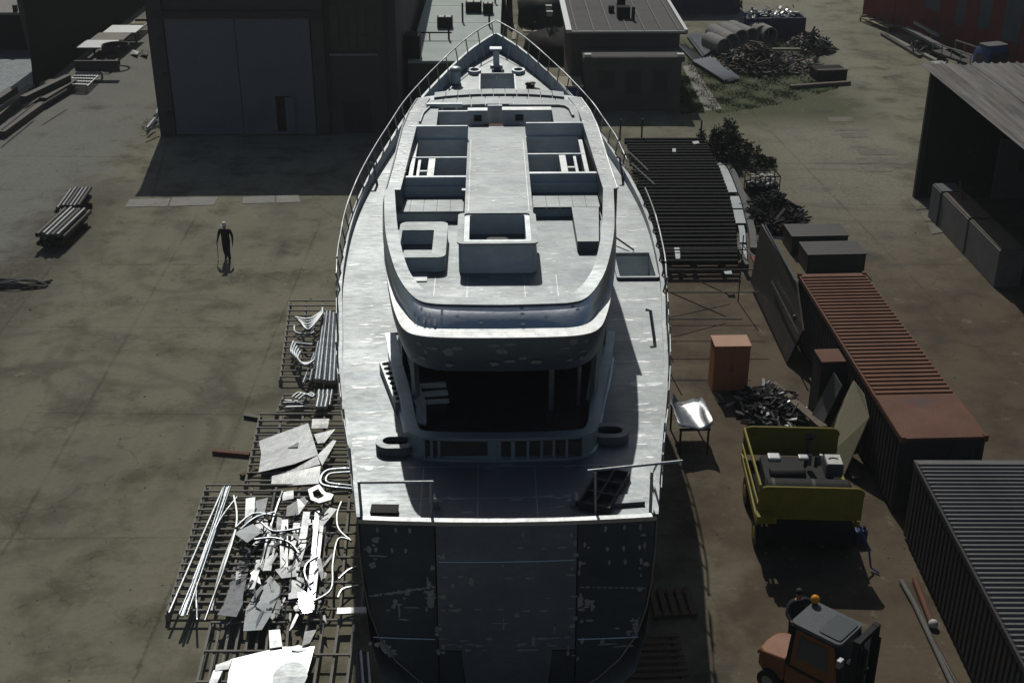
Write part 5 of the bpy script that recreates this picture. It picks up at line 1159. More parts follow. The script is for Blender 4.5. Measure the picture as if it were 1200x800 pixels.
# crate of white things by the heap
t = thing('wire_crate', 'black wire crate filled with white scraps beside the black heap', 'crate', G(892, 226), R(5))
wc = MB()
for k in range(7): x = -.75 + k * .25; wc.beam((x, -.5, 0), (x, -.5, 1.0), .04, .04); wc.beam((x, .5, 0), (x, .5, 1.0), .04, .04)
for z in (.05, .5, 1.0):
    for y in (-.5, .5): wc.beam((-.77, y, z), (.77, y, z), .05, .05)
    for x in (-.75, .75): wc.beam((x, -.5, z), (x, .5, z), .05, .05)
wc.build('cage', 'steel_black', t); fl2 = MB()
for i in range(40): c = Vector((rr.uniform(-.6, .6), rr.uniform(-.4, .4), rr.uniform(.5, .95))); fl2.beam(c, c + Vector((rr.uniform(-.25, .25), rr.uniform(-.2, .2), rr.uniform(-.08, .12))), .12, .04)
tag(fl2.build('white_scraps', 'white_paint', t), kind='stuff'); MB().box(-.7, .7, -.45, .45, .02, .5).build('filling', 'steel_black', t)
tag(MB().beam(G(884, 300, .05), G(893, 318, .05), .35, .1).build('red_board', 'red_board', center=True), 'short reddish board lying near the end of the slatted frame', 'board')

# ------------------------------------------------------------------ far yard behind the substation
pg_ = 'concrete pipes lying in a row in the weeds'
pts = [(843, 58), (852, 50), (862, 46), (872, 44), (882, 42)]
pm = None
for i, (px, py) in enumerate(((848, 66), (857, 60), (868, 55), (880, 53), (892, 50), (902, 52))):
    p = G(px, py); t = thing('concrete_pipe', ORD[i] + ' concrete pipe from the left in the row among the weeds', 'pipe', p, R(24 + rr.uniform(-9, 9)), pg_); pl_ = rr.uniform(2.2, 3.4)
    n = 14; ro2, ri2 = .62, .5; rows = [[(0 + r_ * cos(2 * pi * k / n), y, .62 + r_ * sin(2 * pi * k / n)) for k in range(n)] for r_, y in ((ro2, 0), (ro2, pl_), (ri2, pl_), (ri2, 0), (ro2, 0))]
    MB().grid(rows, True).build('pipe_shell', 'pipe_concrete', t, smooth=40)
scrap('scrap_heap', 'dark jumbled scrap heap in front of the concrete pipes', 885, 76, 2.6, 3.6, 1.6, 700, ['steel_black', 'steel_black', 'steel_dark', 'timber'], seed=8)
scrap('scrap_heap', 'low brown scrap scattered at the right of the weedy patch', 925, 76, 2.0, 3.0, .6, 330, ['steel_dark', 'timber', 'rack_steel'], seed=9)
scrap('scrap_heap', 'dark stack of iron at the road edge of the weedy patch', 950, 55, 1.6, 3.0, 1.2, 330, ['steel_black', 'steel_dark'], seed=10)
for i, (px, py, lab) in enumerate(((970, 92, 'dark low box at the near right corner of the weedy patch'),)):
    t = thing('scrap_box', lab, 'box', G(px, py), R(6)); MB().box(-1, 1, -.8, .8, 0, .7).build('box_body', 'steel_black', t, bevel=.03); MB().box(-1.03, 1.03, -.83, -.6, .703, .78).build('rim_board', 'brown_board', t)
tag(MB().beam(G(926, 102, .12), G(996, 97, .12), .3, .22).build('timber_beam', 'brown_board', center=True), 'long low timber along the near edge of the weedy patch', 'beam')
tag(MB().beam(G(905, 58, .8), G(938, 58, .8), .25, .15).build('timber_beam', 'pale_sheet', center=True), 'pale timber lying across the scrap behind the pipes', 'beam')
def corr(name, label, q, mat, nst=5):
    t = thing(name, label, 'sheets', q[0]); a, b, c, d = [Vector(p) - Vector(q[0]) for p in q]
    for k in range(nst):
        o_ = Vector((rr.uniform(-.2, .2), rr.uniform(-.25, .25), .05 + .06 * k)); rows = []
        for i in range(13): u = i / 12; z = .05 * cos(i * pi); rows.append([a.lerp(b, u) + o_ + Vector((0, 0, z)), d.lerp(c, u) + o_ + Vector((0, 0, z))])
        o = MB().grid(rows).build('corrugated_sheet', mat, t); o.modifiers.new('thick', 'SOLIDIFY').thickness = .012
    return t
corr('sheet_stack', 'stack of pale corrugated sheets beside the concrete pipes', [G(807, 44), G(819, 42), G(836, 63), G(826, 70)], 'scrap_aluminium')
corr('sheet_stack', 'shiny corrugated sheets lying lower on the grass near the path', [G(812, 74), G(834, 70), G(864, 94), G(850, 98)], 'scrap_aluminium', 4)
corr('sheet_stack', 'small pale sheet pile at the corner of the substation', [G(797, 55), G(800, 53), G(820, 70), G(813, 72)], 'scrap_aluminium', 3)
t = thing('scrap_skip', 'dark open skip heaped with pale bluish scrap in the far yard', 'skip', G(903, 42), R(3))
MB().box(-2.3, 2.3, -1, -.9, 0, 1.5).box(-2.3, 2.3, .9, 1, 0, 1.5).box(-2.3, -2.2, -.9, .9, 0, 1.9).box(2.2, 2.3, -.9, .9, 0, 1.5).box(-2.2, 2.2, -.9, .9, 0.01, 1.2).build('skip_body', 'dark_blue_paint', t)
fl3 = MB()
for i in range(130): c = Vector((rr.uniform(-2, 2), rr.uniform(-.8, .8), rr.uniform(1.2, 1.9))); fl3.beam(c, c + Vector((rr.uniform(-.4, .4), rr.uniform(-.3, .3), rr.uniform(-.2, .3))), rr.uniform(.05, .3), .04)
tag(fl3.build('scrap_load', 'galvanised', t), kind='stuff')
t = thing('blue_container', 'dark blue shipping container at the top behind the substation', 'container', (12.0, 103.5, 0), R(1)); MB().box(0, 6.1, 0, 2.44, 0, 2.6).build('body', 'dark_blue_paint', t)
for k in range(18): MB().box(.15 + k * .33, .32 + k * .33, -.035, -.002, .15, 2.45).build('side_rib', 'dark_blue_paint', t)
t = thing('yellow_machine', 'small yellow machine on the ground by the dark blue container', 'machine', G(853, 14), R(8)); MB().box(-1.0, 1.0, -.6, .6, .3, 1.0).build('machine_body', 'yellow_paint', t, bevel=.08)
for x in (-.7, .7): MB().tube([(x, -.65, .32), (x, .65, .32)], .32, 12).build('wheel', 'rubber', t, smooth=40)
MB().tube([(-.8, 0, 1), (-1.0, 0, 1.9)], .05, 6).tube([(.8, 0, 1), (1.1, 0, 1.8)], .05, 6).build('handle_bar', 'steel_black', t)
# things just beyond the bow, left of the substation
t = thing('blue_box', 'blue container box with a beige lid beside the substation', 'box', (3.25, 76.0, 0), R(2)); MB().box(-1.0, .95, -.9, 1.4, 0, 1.55).build('box_body', 'blue_paint', t, bevel=.02); MB().box(-1.03, .98, -.93, 1.43, 1.553, 1.66).build('lid', 'pale_sheet', t)
def mound(label, px, py, rx, ry, hh, mat, name='tarpaulin', cat='tarpaulin', edge=None):
    rr2 = random.Random(int(px)); t = thing(name, label, cat, G(px, py)); rows = []
    for i in range(7):
        f_ = i / 6; rows.append([(rx * sin(f_ * pi / 2) * cos(2 * pi * k / 16) * rr2.uniform(.9, 1.1), ry * sin(f_ * pi / 2) * sin(2 * pi * k / 16) * rr2.uniform(.9, 1.1), max(0, hh * cos(f_ * pi / 2) ** .6 * rr2.uniform(.88, 1.08))) for k in range(16)])
    MB().grid(rows, True).build('cover', mat, t, smooth=60)
    if edge: MB().tube([(rx * .8 * cos(a), ry * .8 * sin(a), hh * .72 + rr2.uniform(-.05, .05)) for a in [R(20 + 14 * i) for i in range(11)]], .09, 6).build('edge_rope', edge, t)
mound('black tarpaulin mound with a white crest behind the blue box', 648, 66, 2.2, 2.6, 1.9, 'steel_black', edge='white_paint')
mound('black covered stack behind the tarpaulin mound at the top edge', 640, 26, 2.4, 3.0, 2.6, 'engine_black')
for i, (px, py, lab) in enumerate(((643, 12, 'farther of two small white boxes beside the substation roof'), (644, 19, 'nearer of two small white boxes beside the substation roof'))):
    o = MB().box(-.2, .2, -.15, .15, 0, .3).box(-.22, .22, -.17, .17, .303, .34).build('white_box', 'white_paint'); o.location = G(px, py, 2.75) ; tag(o, lab, 'box')
    p = G(px, py, 2.75); t = thing('box_stand', 'thin dark stand carrying the %s white box' % ('farther' if i == 0 else 'nearer'), 'stand', (p.x, p.y, 0))
    for x in (-.15, .15): MB().box(x - .03, x + .03, -.1, .1, 0, 2.7).build('leg', 'steel_black', t)
    MB().box(-.2, .2, -.15, .15, 2.702, 2.745).build('shelf', 'steel_black', t)
for i, (px, py, hh, lab, capd) in enumerate(((597, 30, 2.3, 'dark post with a white cap standing beyond the bow', True), (589, 22, 2.4, 'plain dark post beside the white jointed beam beyond the bow', False))):
    t = thing('dark_post', lab, 'post', G(px, py)); MB().tube([(0, 0, 0), (0, 0, hh)], [.3, .2], 8).build('post_body', 'steel_black', t, smooth=50); MB().box(-.35, .35, -.35, .35, 0.003, .12).build('foot', 'steel_black', t)
    if capd: MB().ball((0, 0, hh + .05), .22, 8, 6, (1, 1, .6)).build('cap', 'white_paint', t, smooth=60)
for pts, lab in (([(612, 31), (622, 31), (623, 37), (613, 37)], 'beige flat board on the ground beyond the bow rail'), ([(601, 30), (606, 29), (604, 46), (600, 46)], 'narrow beige board on the ground next to the dark posts')):
    spoly('flat_board', lab, 'board', [G(x, y, .08) for x, y in pts], 'pale_sheet', .06)
o = spoly('flat_board', 'long low white board leaning by the black covered stack', 'board', [G(626, 26, .6), G(637, 22, .7), G(637, 24, .5), G(627, 28, .4)], 'white_paint', .05)

# ------------------------------------------------------------------ along the red wall
def rack(name, label, q, nlong, ncross, mat='rack_steel', z=.28, cat='rack', group=None, sec=.05, hgt=.06):
    """welded grid: q = four ground corners (near-left, near-right, far-right, far-left)"""
    q = [Vector((p[0], p[1], 0)) for p in q]; c = sum(q, Vector()) / 4; t = thing(name, label, cat, c, 0, group); q = [p - c for p in q]
    for k in range(ncross):
        u = k / (ncross - 1); a, b = q[0].lerp(q[3], u), q[1].lerp(q[2], u); MB().beam(a + Vector((0, 0, z)), b + Vector((0, 0, z)), sec * 1.2, sec).build('cross_bar', mat, t)
    for k in range(nlong):
        u = k / (nlong - 1); a, b = q[0].lerp(q[1], u), q[3].lerp(q[2], u); MB().beam(a + Vector((0, 0, z - hgt * .5 - sec * .5 - .003)), b + Vector((0, 0, z - hgt * .5 - sec * .5 - .003)), sec * 1.3, hgt).build('long_bar', mat, t)
    for a in q: MB().box(a.x - .06, a.x + .06, a.y - .06, a.y + .06, 0, z - hgt - sec * .5 - .006).build('foot', mat, t)
    return t
rack('pallet_rack', 'pale slatted rack lying near the far end of the red wall', [G(1040, 38), G(1056, 37), G(1030, 24), G(1008, 25)], 8, 4, 'pale_sheet', .4, sec=.12)
for i, (a, b, w_, m_, lab) in enumerate(((G(1040, 44), G(1098, 74), .35, 'rack_steel', 'long dark rail lying along the foot of the red wall'), (G(1034, 42), G(1078, 68), .3, 'steel_dark', 'second dark rail on the ground in front of the long rail by the red wall'), (G(1060, 34, .8), G(1130, 72, .8), .45, 'barrier_concrete', 'long grey beam on blocks in front of the red wall'), (G(1072, 28, 1.0), G(1100, 44, 1.0), .2, 'galvanised', 'thin pale pipe leaning at the red wall'))):
    tag(MB().beam(a + Vector((0, 0, .1)), b + Vector((0, 0, .1)), w_, .2).build('steel_beam', m_, center=True), lab, 'beam')
scrap('scrap_heap', 'dark machine parts heaped between rail and red wall', 1085, 60, 1.2, 2.2, 1.2, 120, ['steel_black', 'steel_dark'], seed=14)
o = MB().prism([(.35 * cos(k * pi / 6), .35 * sin(k * pi / 6)) for k in range(12)], 0, 1.0).build('rusty_drum', 'red_board', smooth=40); o.location = G(1053, 30); tag(o, 'rusty drum standing at the red wall', 'drum')
spoly('crumpled_foil', 'bright crumpled sheet lying between the shed roof and the small blue truck', 'sheet', [G(1090, 72, .5), G(1112, 70, .7), G(1108, 78, .5), G(1128, 88, .6), G(1120, 90, .4), G(1100, 82, .5)], 'scrap_aluminium')
tk = thing('small_truck', 'small blue truck with rounded cab parked at the red wall behind the shed', 'truck', G(1150, 92), atan2(dv.y, dv.x) + R(180))
# local x forward: cab at low x side facing the viewer
def cabrow(x, w_, z0, z1): return [(x, -w_, z0), (x, -w_, z1 * .8), (x, -w_ * .75, z1 - .06), (x, 0, z1), (x, w_ * .75, z1 - .06), (x, w_, z1 * .8), (x, w_, z0)]
cbm = MB(); rws = [cabrow(-1.3, .85, .5, 2.15), cabrow(-1.1, .95, .5, 2.35), cabrow(-.2, .95, .5, 2.35), cabrow(.05, .9, .5, 2.2)]; cbm.grid(rws); cbm.add(rws[0], [tuple(range(7))]); cbm.add(rws[-1], [tuple(range(7))]); cbm.build('cab', 'blue_paint', tk, smooth=35)
MB().prism(rrect(-1.15, -.1, -.8, .8, .2), 2.36, 2.42).build('cab_roof', 'grey_primer', tk, smooth=40)
MB().box(-1.36, -1.31, -.7, .7, 1.3, 1.95).build('windscreen', 'window_glass', tk)
for y in (-.98, .955): MB().box(-1.0, -.3, y, y + .025, 1.3, 1.85).build('side_window', 'window_glass', tk)
MB().box(.15, 4.2, -.95, .95, .85, 1.0).build('truck_bed', 'steel_dark', tk)
for y in (-.95, .9):
    sdm = MB().box(.15, 4.2, y, y + .05, 1.5, 1.58)
    for k in range(5): sdm.box(.2 + k * .98, .26 + k * .98, y, y + .05, 1.003, 1.499)
    sdm.build('bed_rail', 'galvanised', tk)
for x in (-.65, 3.1):
    for y in (-.85, .85): MB().tube([(x, y - .12, .42), (x, y + .12, .42)], .42, 14).build('wheel', 'rubber', tk, smooth=40)

# ------------------------------------------------------------------ left yard and quay
# bundles of tubes
for i, (a, b, nr_, nc_, r_, lab, m_) in enumerate(((G(60, 293), G(92, 262), 5, 3, .11, 'near bundle of dark tubes lying on the earth strip at the left', 'steel_dark'), (G(80, 262), G(95, 240), 6, 4, .085, 'far bundle of short thin tubes behind the other at the left', 'steel_dark'))):
    dd = (b - a); L_ = dd.length; t = thing('tube_bundle', lab, 'tubes', (a + b) / 2, atan2(dd.y, dd.x) - pi / 2, 'tube bundles on the earth strip')
    me = MB().tube([(0, -L_ / 2, 0), (0, L_ / 2, 0)], r_, 8).mesh('tube', m_, 50); me2 = MB().tube([(0, -L_ / 2, 0), (0, L_ / 2, 0)], r_, 8).mesh('tube', 'dull_aluminium', 50)
    for z in range(nc_):
        for k in range(nr_): inst('tube', me2 if (z == nc_ - 1 and (k * 7 + i) % 3) else me, t, ((k - (nr_ - 1) / 2) * r_ * 2.08 + (r_ if z % 2 else 0), rr.uniform(-.25, .25), .25 + r_ + z * r_ * 1.8))
    for y in (-L_ * .3, L_ * .3): MB().box(-nr_ * r_ - .15, nr_ * r_ + .15, y - .08, y + .08, 0, .247).build('bearer', 'timber', t)
cp_ = thing('cable_pile', 'low pile of loose dark cables at the left edge of the yard', 'cables', G(20, 335))
for k in range(9):
    P = crom([(-1.6 + .1 * k, rr.uniform(-.5, .5), .05), (-.6, rr.uniform(-.6, .6), .06 + .02 * k), (.5, rr.uniform(-.5, .5), .05 + .02 * k), (1.3, rr.uniform(-.2, .6), .04)], 4); MB().tube(P, .035, 5).build('cable', 'cable' if k % 2 else 'barrier_concrete', cp_)
# white bent scraps at the hangar corner
for k, (pts, lab) in enumerate((([(185, 126), (182, 138), (172, 150)], 'curved white strip in the white scraps at the hangar corner, the longest'), ([(181, 136), (189, 130)], 'short white strip sticking up right in the scraps at the hangar corner'), ([(171, 154), (187, 147)], 'straight white strip lying nearest in the scraps at the hangar corner'), ([(180, 140), (190, 144)], 'white strip crossing the curved one at the hangar corner'), ([(173, 151), (180, 145)], 'thin white strip under the curved one at the hangar corner'))):
    tag(MB().tube([G(x, y, .3 + .1 * (k % 3)) for x, y in pts], .07, 5).build('white_strip', 'tube_aluminium', center=True), lab, 'strip', 'white scraps at the hangar corner')
# quay: racks, plates and beams
rack('quay_rack', 'slatted pale rack farthest along the quay beside the hangar', [G(148, 46), G(163, 46), G(176, 34), G(160, 34)], 5, 3, 'pale_sheet', .7, sec=.16)
t = rack('quay_rack', 'flat rack covered with pale plates and a coil on the quay', [G(112, 71), G(140, 69), G(160, 50), G(138, 50)], 3, 5, 'steel_dark', .9, sec=.12)
for k, (y0, y1) in enumerate(((-3.5, -1.2), (-1.15, 1.1), (1.15, 3.6))): MB().box(-1.15 + .25 * k - .6, 1.2 + .25 * k - .6, y0, y1, .98, 1.05).build('top_plate', 'galvanised' if k != 1 else 'slab_concrete', t)
o = MB()
for k in range(4): o.tube([(.9 * cos(a), .9 * sin(a), .05 + .09 * k) for a in [i * pi / 10 for i in range(21)]], .05, 5)
o = o.build('cable_coil', 'steel_dark', smooth=60); o.location = G(136, 58, 1.05); tag(o, 'dark coil of rope lying on the pale plates of the quay rack', 'coil')
for k in range(6): pass
t = rack('quay_rack', 'low open dark frame on the quay in front of the plate rack', [G(105, 85), G(130, 85), G(140, 75), G(114, 75)], 3, 3, 'steel_dark', .5, sec=.1)
t = rack('quay_rack', 'pale slatted pallet with a raised end frame in the middle of the quay', [G(80, 108), G(103, 109), G(120, 92), G(92, 92)], 9, 6, 'galvanised', .5, sec=.09)
MB().box(-1.0, 1.9, 1.6, 1.75, .5, 1.2).build('end_frame', 'steel_dark', t)
for i, (a, b, z, w_, lab) in enumerate(((G(0, 162), G(60, 118), 0.0, .7, 'thick dark beam at the near end of the quay stack'), (G(-5, 148), G(38, 110), .2, .5, 'dark beam on the water side of the near quay stack'), (G(30, 132), G(82, 106), .6, .4, 'raised dark beam in the middle of the quay stack'), (G(52, 126), G(88, 104), .2, .5, 'far dark beam of the quay stack next to the pale pallet'), (G(0, 140), G(20, 126), .9, .5, 'dark short plate on top of the near end of the quay stack'))):
    tag(MB().beam(a + Vector((0, 0, z + .2)), b + Vector((0, 0, z + .2)), w_, .4).build('steel_beam', 'steel_dark', center=True), lab, 'beam', 'dark beams stacked along the quay')
for i, (a, b, lab) in enumerate(((G(2, 152, .8), G(40, 122, .8), 'thin pale pipe lying on the near quay beams'), (G(50, 122, 1.0), G(78, 105, 1.0), 'thin pale pipe lying on the middle quay beams'))): rod([a, b], .05, 'thin_pipe', lab, 'pipe', 'barrier_concrete')
o = MB().prism([(-.9, -.5), (.8, -.6), (.9, .5), (-.7, .6)], 0, .5).build('grey_tarp_block', 'barrier_concrete', bevel=.1); o.location = G(66, 104); tag(o, 'rounded grey covered block on the quay edge below the black ship', 'block')
for i, (px, py, lab) in enumerate(((157, 62, 'crumpled pale sheet beside the quay rack at the hangar side'), (168, 63, 'dark flat sheet lying next to the crumpled pale one by the hangar'))):
    spoly('flat_sheet', lab, 'sheet', [G(px - 5, py + 1, .1), G(px + 4, py + 2, .25), G(px + 6, py - 2, .12), G(px - 2, py - 4, .3)], 'white_paint' if i == 0 else 'barrier_concrete')
t = thing('blue_container', 'blue container standing upright at the far end of the quay by the hangar', 'container', (-27.6, 104.5, 0)); MB().box(-1.2, 1.2, 0, 6, 0, 2.6).build('body', 'blue_paint', t); 
for k in range(7): MB().box(-1.1 + k * .32, -.94 + k * .32, -.03, -.002, .1, 2.5).build('side_rib', 'blue_paint', t)
# timbers on the yard
for i, (a, b, m_, lab) in enumerate(((G(287, 489), G(304, 492), 'steel_dark', 'short dark timber lying alone on the yard'), (G(250, 531), G(293, 535), 'rust_plate', 'long brown timber lying on the yard near the racks'), (G(283, 560), G(300, 552), 'timber', 'small stick of wood lying beside the sheet rack'))):
    tag(MB().beam(a + Vector((0, 0, .07)), b + Vector((0, 0, .07)), .16, .12).build('timber_piece', m_, center=True), lab, 'timber')

# ------------------------------------------------------------------ racks with offcuts along the port side
rack('steel_rack', 'far grid rack under the curved tubes next to the port bow quarter', [(-8.25, 40.4), (-5.6, 40.4), (-6.3, 47.0), (-8.95, 47.0)], 5, 15, z=.3, group='grid racks along the port side')
rack('steel_rack', 'small grid rack under the thin dark strips', [(-8.0, 38.0), (-5.6, 38.0), (-5.7, 39.2), (-7.95, 39.2)], 4, 4, z=.22, group='grid racks along the port side')
rack('steel_rack', 'grid rack under the large grey plates', [(-8.2, 33.5), (-5.0, 33.5), (-5.6, 37.7), (-8.5, 37.7)], 5, 10, z=.3, group='grid racks along the port side')
rack('steel_rack', 'largest grid rack covered with bright aluminium strips', [(-9.05, 27.1), (-5.3, 27.1), (-5.75, 33.2), (-9.35, 33.2)], 6, 19, z=.34, group='grid racks along the port side')
rack('steel_rack', 'narrow grid rack half under the port quarter of the yacht', [(-5.1, 27.2), (-3.4, 27.2), (-3.8, 33.0), (-5.5, 33.0)], 4, 6, z=.3, group='grid racks along the port side')
rack('steel_rack', 'nearest grid rack under the big bright plate', [(-7.6, 23.2), (-5.4, 23.2), (-5.8, 26.6), (-7.8, 26.6)], 9, 4, z=.34, group='grid racks along the port side')
rack('steel_rack', 'dark two bay rack beside the nearest rack, close to the transom', [(-5.15, 22.6), (-3.95, 22.6), (-4.1, 26.7), (-5.3, 26.7)], 4, 4, z=.34, group='grid racks along the port side')
TILT = .15
def offcut(name, label, px, z=.42, mat='scrap_aluminium', th=.012, cat='offcut', group=None, tilt=TILT, seed=None):
    r_ = random.Random(seed if seed is not None else int(px[0][0] * 7 + px[0][1])); P = [G(x, y, z) for x, y in px]; c = sum(P, Vector()) / len(P)
    gx, gy = r_.uniform(-tilt, tilt), r_.uniform(-tilt, tilt)
    if mat == 'scrap_aluminium' : mat = r_.choice(['scrap_aluminium', 'mid_aluminium', 'dull_aluminium', 'scrap_aluminium', 'bright_aluminium', 'bright_aluminium', 'scrap_aluminium'])
    return spoly(name, label, cat, [p + Vector((0, 0, gx * (p.x - c.x) + gy * (p.y - c.y))) for p in P], mat, th, group)
# big sheets
offcut('aluminium_plate', 'largest grey cut plate with a pointed top lying on the plate rack', [(303, 514), (361, 495), (373, 535), (345, 545), (303, 553), (306, 530)], .42)
offcut('aluminium_plate', 'long pale plate strip at the near edge of the plate rack', [(319, 556), (376, 549), (374, 567), (317, 567)], .4)
offcut('aluminium_plate', 'narrow grey strip between the largest plate and the pale strip', [(306, 554), (372, 537), (376, 547), (320, 556)], .36)
offcut('aluminium_plate', 'small grey plate at the far right of the plate rack', [(366, 492), (386, 490), (384, 500), (365, 502)], .42)
offcut('aluminium_plate', 'triangular pale plate beside the hull on the plate rack', [(372, 535), (390, 512), (394, 513), (378, 550)], .44)
offcut('aluminium_plate', 'rounded grey plate behind the triangular one', [(368, 508), (393, 505), (380, 518), (372, 518)], .4)
offcut('aluminium_plate', 'small triangular plate lying on the largest grey plate', [(337, 524), (350, 517), (349, 524)], .46)
def pr(pts, z, r, name, label, cat='tube', mat='tube_aluminium', group=None, n=6):
    P = crom([G(x, y, z if not isinstance(z, (list, tuple)) else z[i]) for i, (x, y) in enumerate(pts)], 5) if len(pts) > 2 else [G(x, y, z) for x, y in pts]
    return rod(P, r, name, label, cat, mat, group, n)
pr([(412, 549), (385, 551), (376, 560), (380, 569), (412, 573)], .45, .05, 'bent_pipe', 'outer white U shaped pipe lying by the hull')
pr([(412, 553), (388, 555), (382, 561), (386, 566), (412, 569)], .45, .04, 'bent_pipe', 'inner white U shaped pipe lying by the hull')
# rods on the largest rack
gr = 'thin bright rods fanned out on the largest rack'
for k, (a, b) in enumerate((((262, 571), (198, 718)), ((266, 571), (212, 722)), ((270, 570), (219, 721)), ((263, 570), (210, 720)), ((268, 570), (214, 722)))):
    pr([a, ((a[0] + b[0]) / 2 + (3 if k % 2 else 0), (a[1] + b[1]) / 2), b], .46 + .02 * k, .035, 'thin_rod', ORD[[0, 2, 4, 1, 3][k]] + ' rod from the left in the bright fan on the largest rack', 'rod', group=gr)
pr([(274, 581), (276, 622), (240, 727)], .5, .045, 'curved_bar', 'bright curved bar bowing across the largest rack', 'bar', 'scrap_aluminium')
pr([(276, 622), (258, 670), (248, 716)], .46, .05, 'curved_bar', 'dull grey bar lying beside the bright curved bar', 'bar', 'deck_aluminium')
pr([(230, 674), (230, 700), (231, 726)], .5, .03, 'thin_rod', 'short thin rod lying apart right of the fan of rods', 'rod', 'tube_aluminium')
pr([(278, 582), (256, 612), (236, 660)], .52, .03, 'thin_rod', 'thin rod crossing over the fan from the upper right', 'rod', 'tube_aluminium')
offcut('plate_strip', 'long wide plate strip lying across the largest rack, with a square foot', [(281, 638), (294, 638), (285, 700), (285, 712), (278, 731), (255, 725), (262, 712)], .46)
offcut('plate_strip', 'curved dull plate strip at the near edge of the largest rack', [(317, 672), (330, 690), (316, 725), (307, 740), (285, 739), (288, 712), (300, 690)], .5, 'deck_aluminium')
offcut('square_plate', 'dark grey square plate in the middle of the largest rack', [(294, 609), (308, 620), (290, 638), (275, 627)], .56, 'deck_aluminium')
offcut('plate_strip', 'short wide strip behind the square plate on the largest rack', [(288, 583), (299, 581), (298, 606), (287, 610)], .46)
offcut('plate_strip', 'pale strip at the far edge of the largest rack left of the pipe stack', [(300, 585), (314, 583), (308, 612), (298, 606)], .44)
offcut('folded_sheet', 'folded pale sheet near the far edge of the largest rack', [(336, 592), (357, 583), (360, 590), (352, 602), (335, 602)], .48)
offcut('folded_sheet', 'pale triangular sheet overlapping the folded sheet', [(348, 584), (361, 586), (350, 603)], .52)
offcut('plate_strip', 'tiny square offcut pair at the top of the largest rack', [(331, 576), (344, 575), (344, 584), (331, 585)], .46)
for k, (pts, lab) in enumerate((([(318, 622), (325, 622), (318, 672), (308, 672)], 'narrow bright ladder-like strip left of centre on the largest rack'), ([(328, 612), (338, 612), (337, 664), (328, 664)], 'upright strip of stepped offcuts in the centre of the largest rack'), ([(344, 612), (352, 612), (343, 655), (338, 655)], 'slim pale strip right of the stepped offcuts'), ([(356, 606), (364, 606), (358, 640), (348, 668), (343, 668)], 'bright tapered strip right of centre on the largest rack'), ([(303, 605), (322, 610), (300, 640), (290, 638)], 'angled pale strip beside the square plate'), ([(366, 620), (386, 592), (395, 595), (374, 624)], 'diagonal pale strip pointing at the hull on the largest rack'), ([(322, 664), (346, 660), (348, 678), (330, 678)], 'wide grey offcut with ragged edge in the centre of the largest rack'), ([(340, 672), (360, 676), (352, 700), (338, 704)], 'pale offcut with rounded notch near the bright beam'), ([(300, 655), (310, 655), (307, 668), (298, 668)], 'small square offcut beside the wide plate strip'), ([(312, 716), (325, 712), (328, 719), (316, 722)], 'small crumpled offcut at the near edge of the largest rack'), ([(350, 700), (366, 696), (364, 716), (352, 718)], 'brightly shining offcut at the near end of the long bright beam'), ([(296, 668), (304, 668), (298, 690), (290, 690)], 'small strip lying on the wide plate strip'))):
    offcut('plate_strip', lab, pts, .44 + .02 * (k % 4), 'scrap_aluminium' if k % 3 else 'bright_aluminium')
tag(MB().beam(G(372, 600, .5), G(362, 712, .5), .13, .1).build('long_beam', 'tube_aluminium', center=True), 'long bright square beam on the right of the largest rack', 'beam')
tag(MB().beam(G(377, 618, .46), G(366, 716, .46), .1, .1).build('long_beam', 'galvanised', center=True), 'dull square beam next to the long bright beam', 'beam')
pr([(331, 576), (318, 615), (303, 672)], .44, .05, 'thin_pipe', 'straight pipe along the centre of the largest rack', 'pipe', 'tube_aluminium')
pr([(322, 578), (316, 610)], .5, .06, 'thin_pipe', 'dark pipe at the far edge of the largest rack', 'pipe', 'steel_dark')
o = MB(); oo = [G(x, y, .5) for x, y in ((361, 574), (374, 568), (381, 577), (391, 580), (388, 586), (374, 590), (364, 586))]; ii = [G(x, y, .5) for x, y in ((366, 577), (373, 573), (377, 579), (380, 581), (378, 583), (373, 585), (368, 583))]
o.ring([(p.x, p.y) for p in oo], [(p.x, p.y) for p in ii], .48, .53); tag(o.build('cut_frame', 'scrap_aluminium', center=True), 'pale frame shaped offcut with an opening lying near the hull', 'frame')
for k, (pts, lab) in enumerate((([(400, 588), (395, 603), (397, 620), (412, 634)], 'dark curved tube arching towards the hull'), ([(409, 632), (396, 632), (390, 660), (388, 690), (368, 704)], 'long thin bent wire lying by the narrow rack'), ([(372, 652), (360, 660), (357, 672), (364, 690)], 'curved pale rim in the middle of the scrap'), ([(397, 678), (408, 668), (418, 664)], 'short curved tube near the hull beside the narrow rack'), ([(396, 700), (402, 690), (420, 686)], 'lowest curved tube near the hull beside the narrow rack'), ([(282, 620), (300, 606), (322, 600)], 'thin bent strip behind the square plate'), ([(276, 618), (296, 602), (318, 603)], 'second thin bent strip behind the square plate'), ([(306, 612), (320, 622), (345, 620), (366, 614)], 'wavy thin strip crossing the largest rack'), ([(298, 632), (320, 630), (340, 636), (350, 648)], 'arched thin strip crossing the centre of the largest rack'))):
    pr(pts, .56, .035, 'bent_strip', lab, 'strip', 'tube_aluminium' if k not in (0, 1) else 'galvanised')
tag(MB().beam(G(395, 716, .5), G(430, 715, .5), .25, .05).build('short_plate', 'bright_aluminium', center=True), 'short bright plate bridging the rack to the transom', 'plate')
c_ = G(357, 705, .58); n_ = (sd + (Vector((0, 0, HC)) - c_).normalized()).normalized(); t1 = n_.cross(Vector((1, .3, 0))).normalized(); t2 = n_.cross(t1)  # added plate, angled so the sun mirrors into the camera
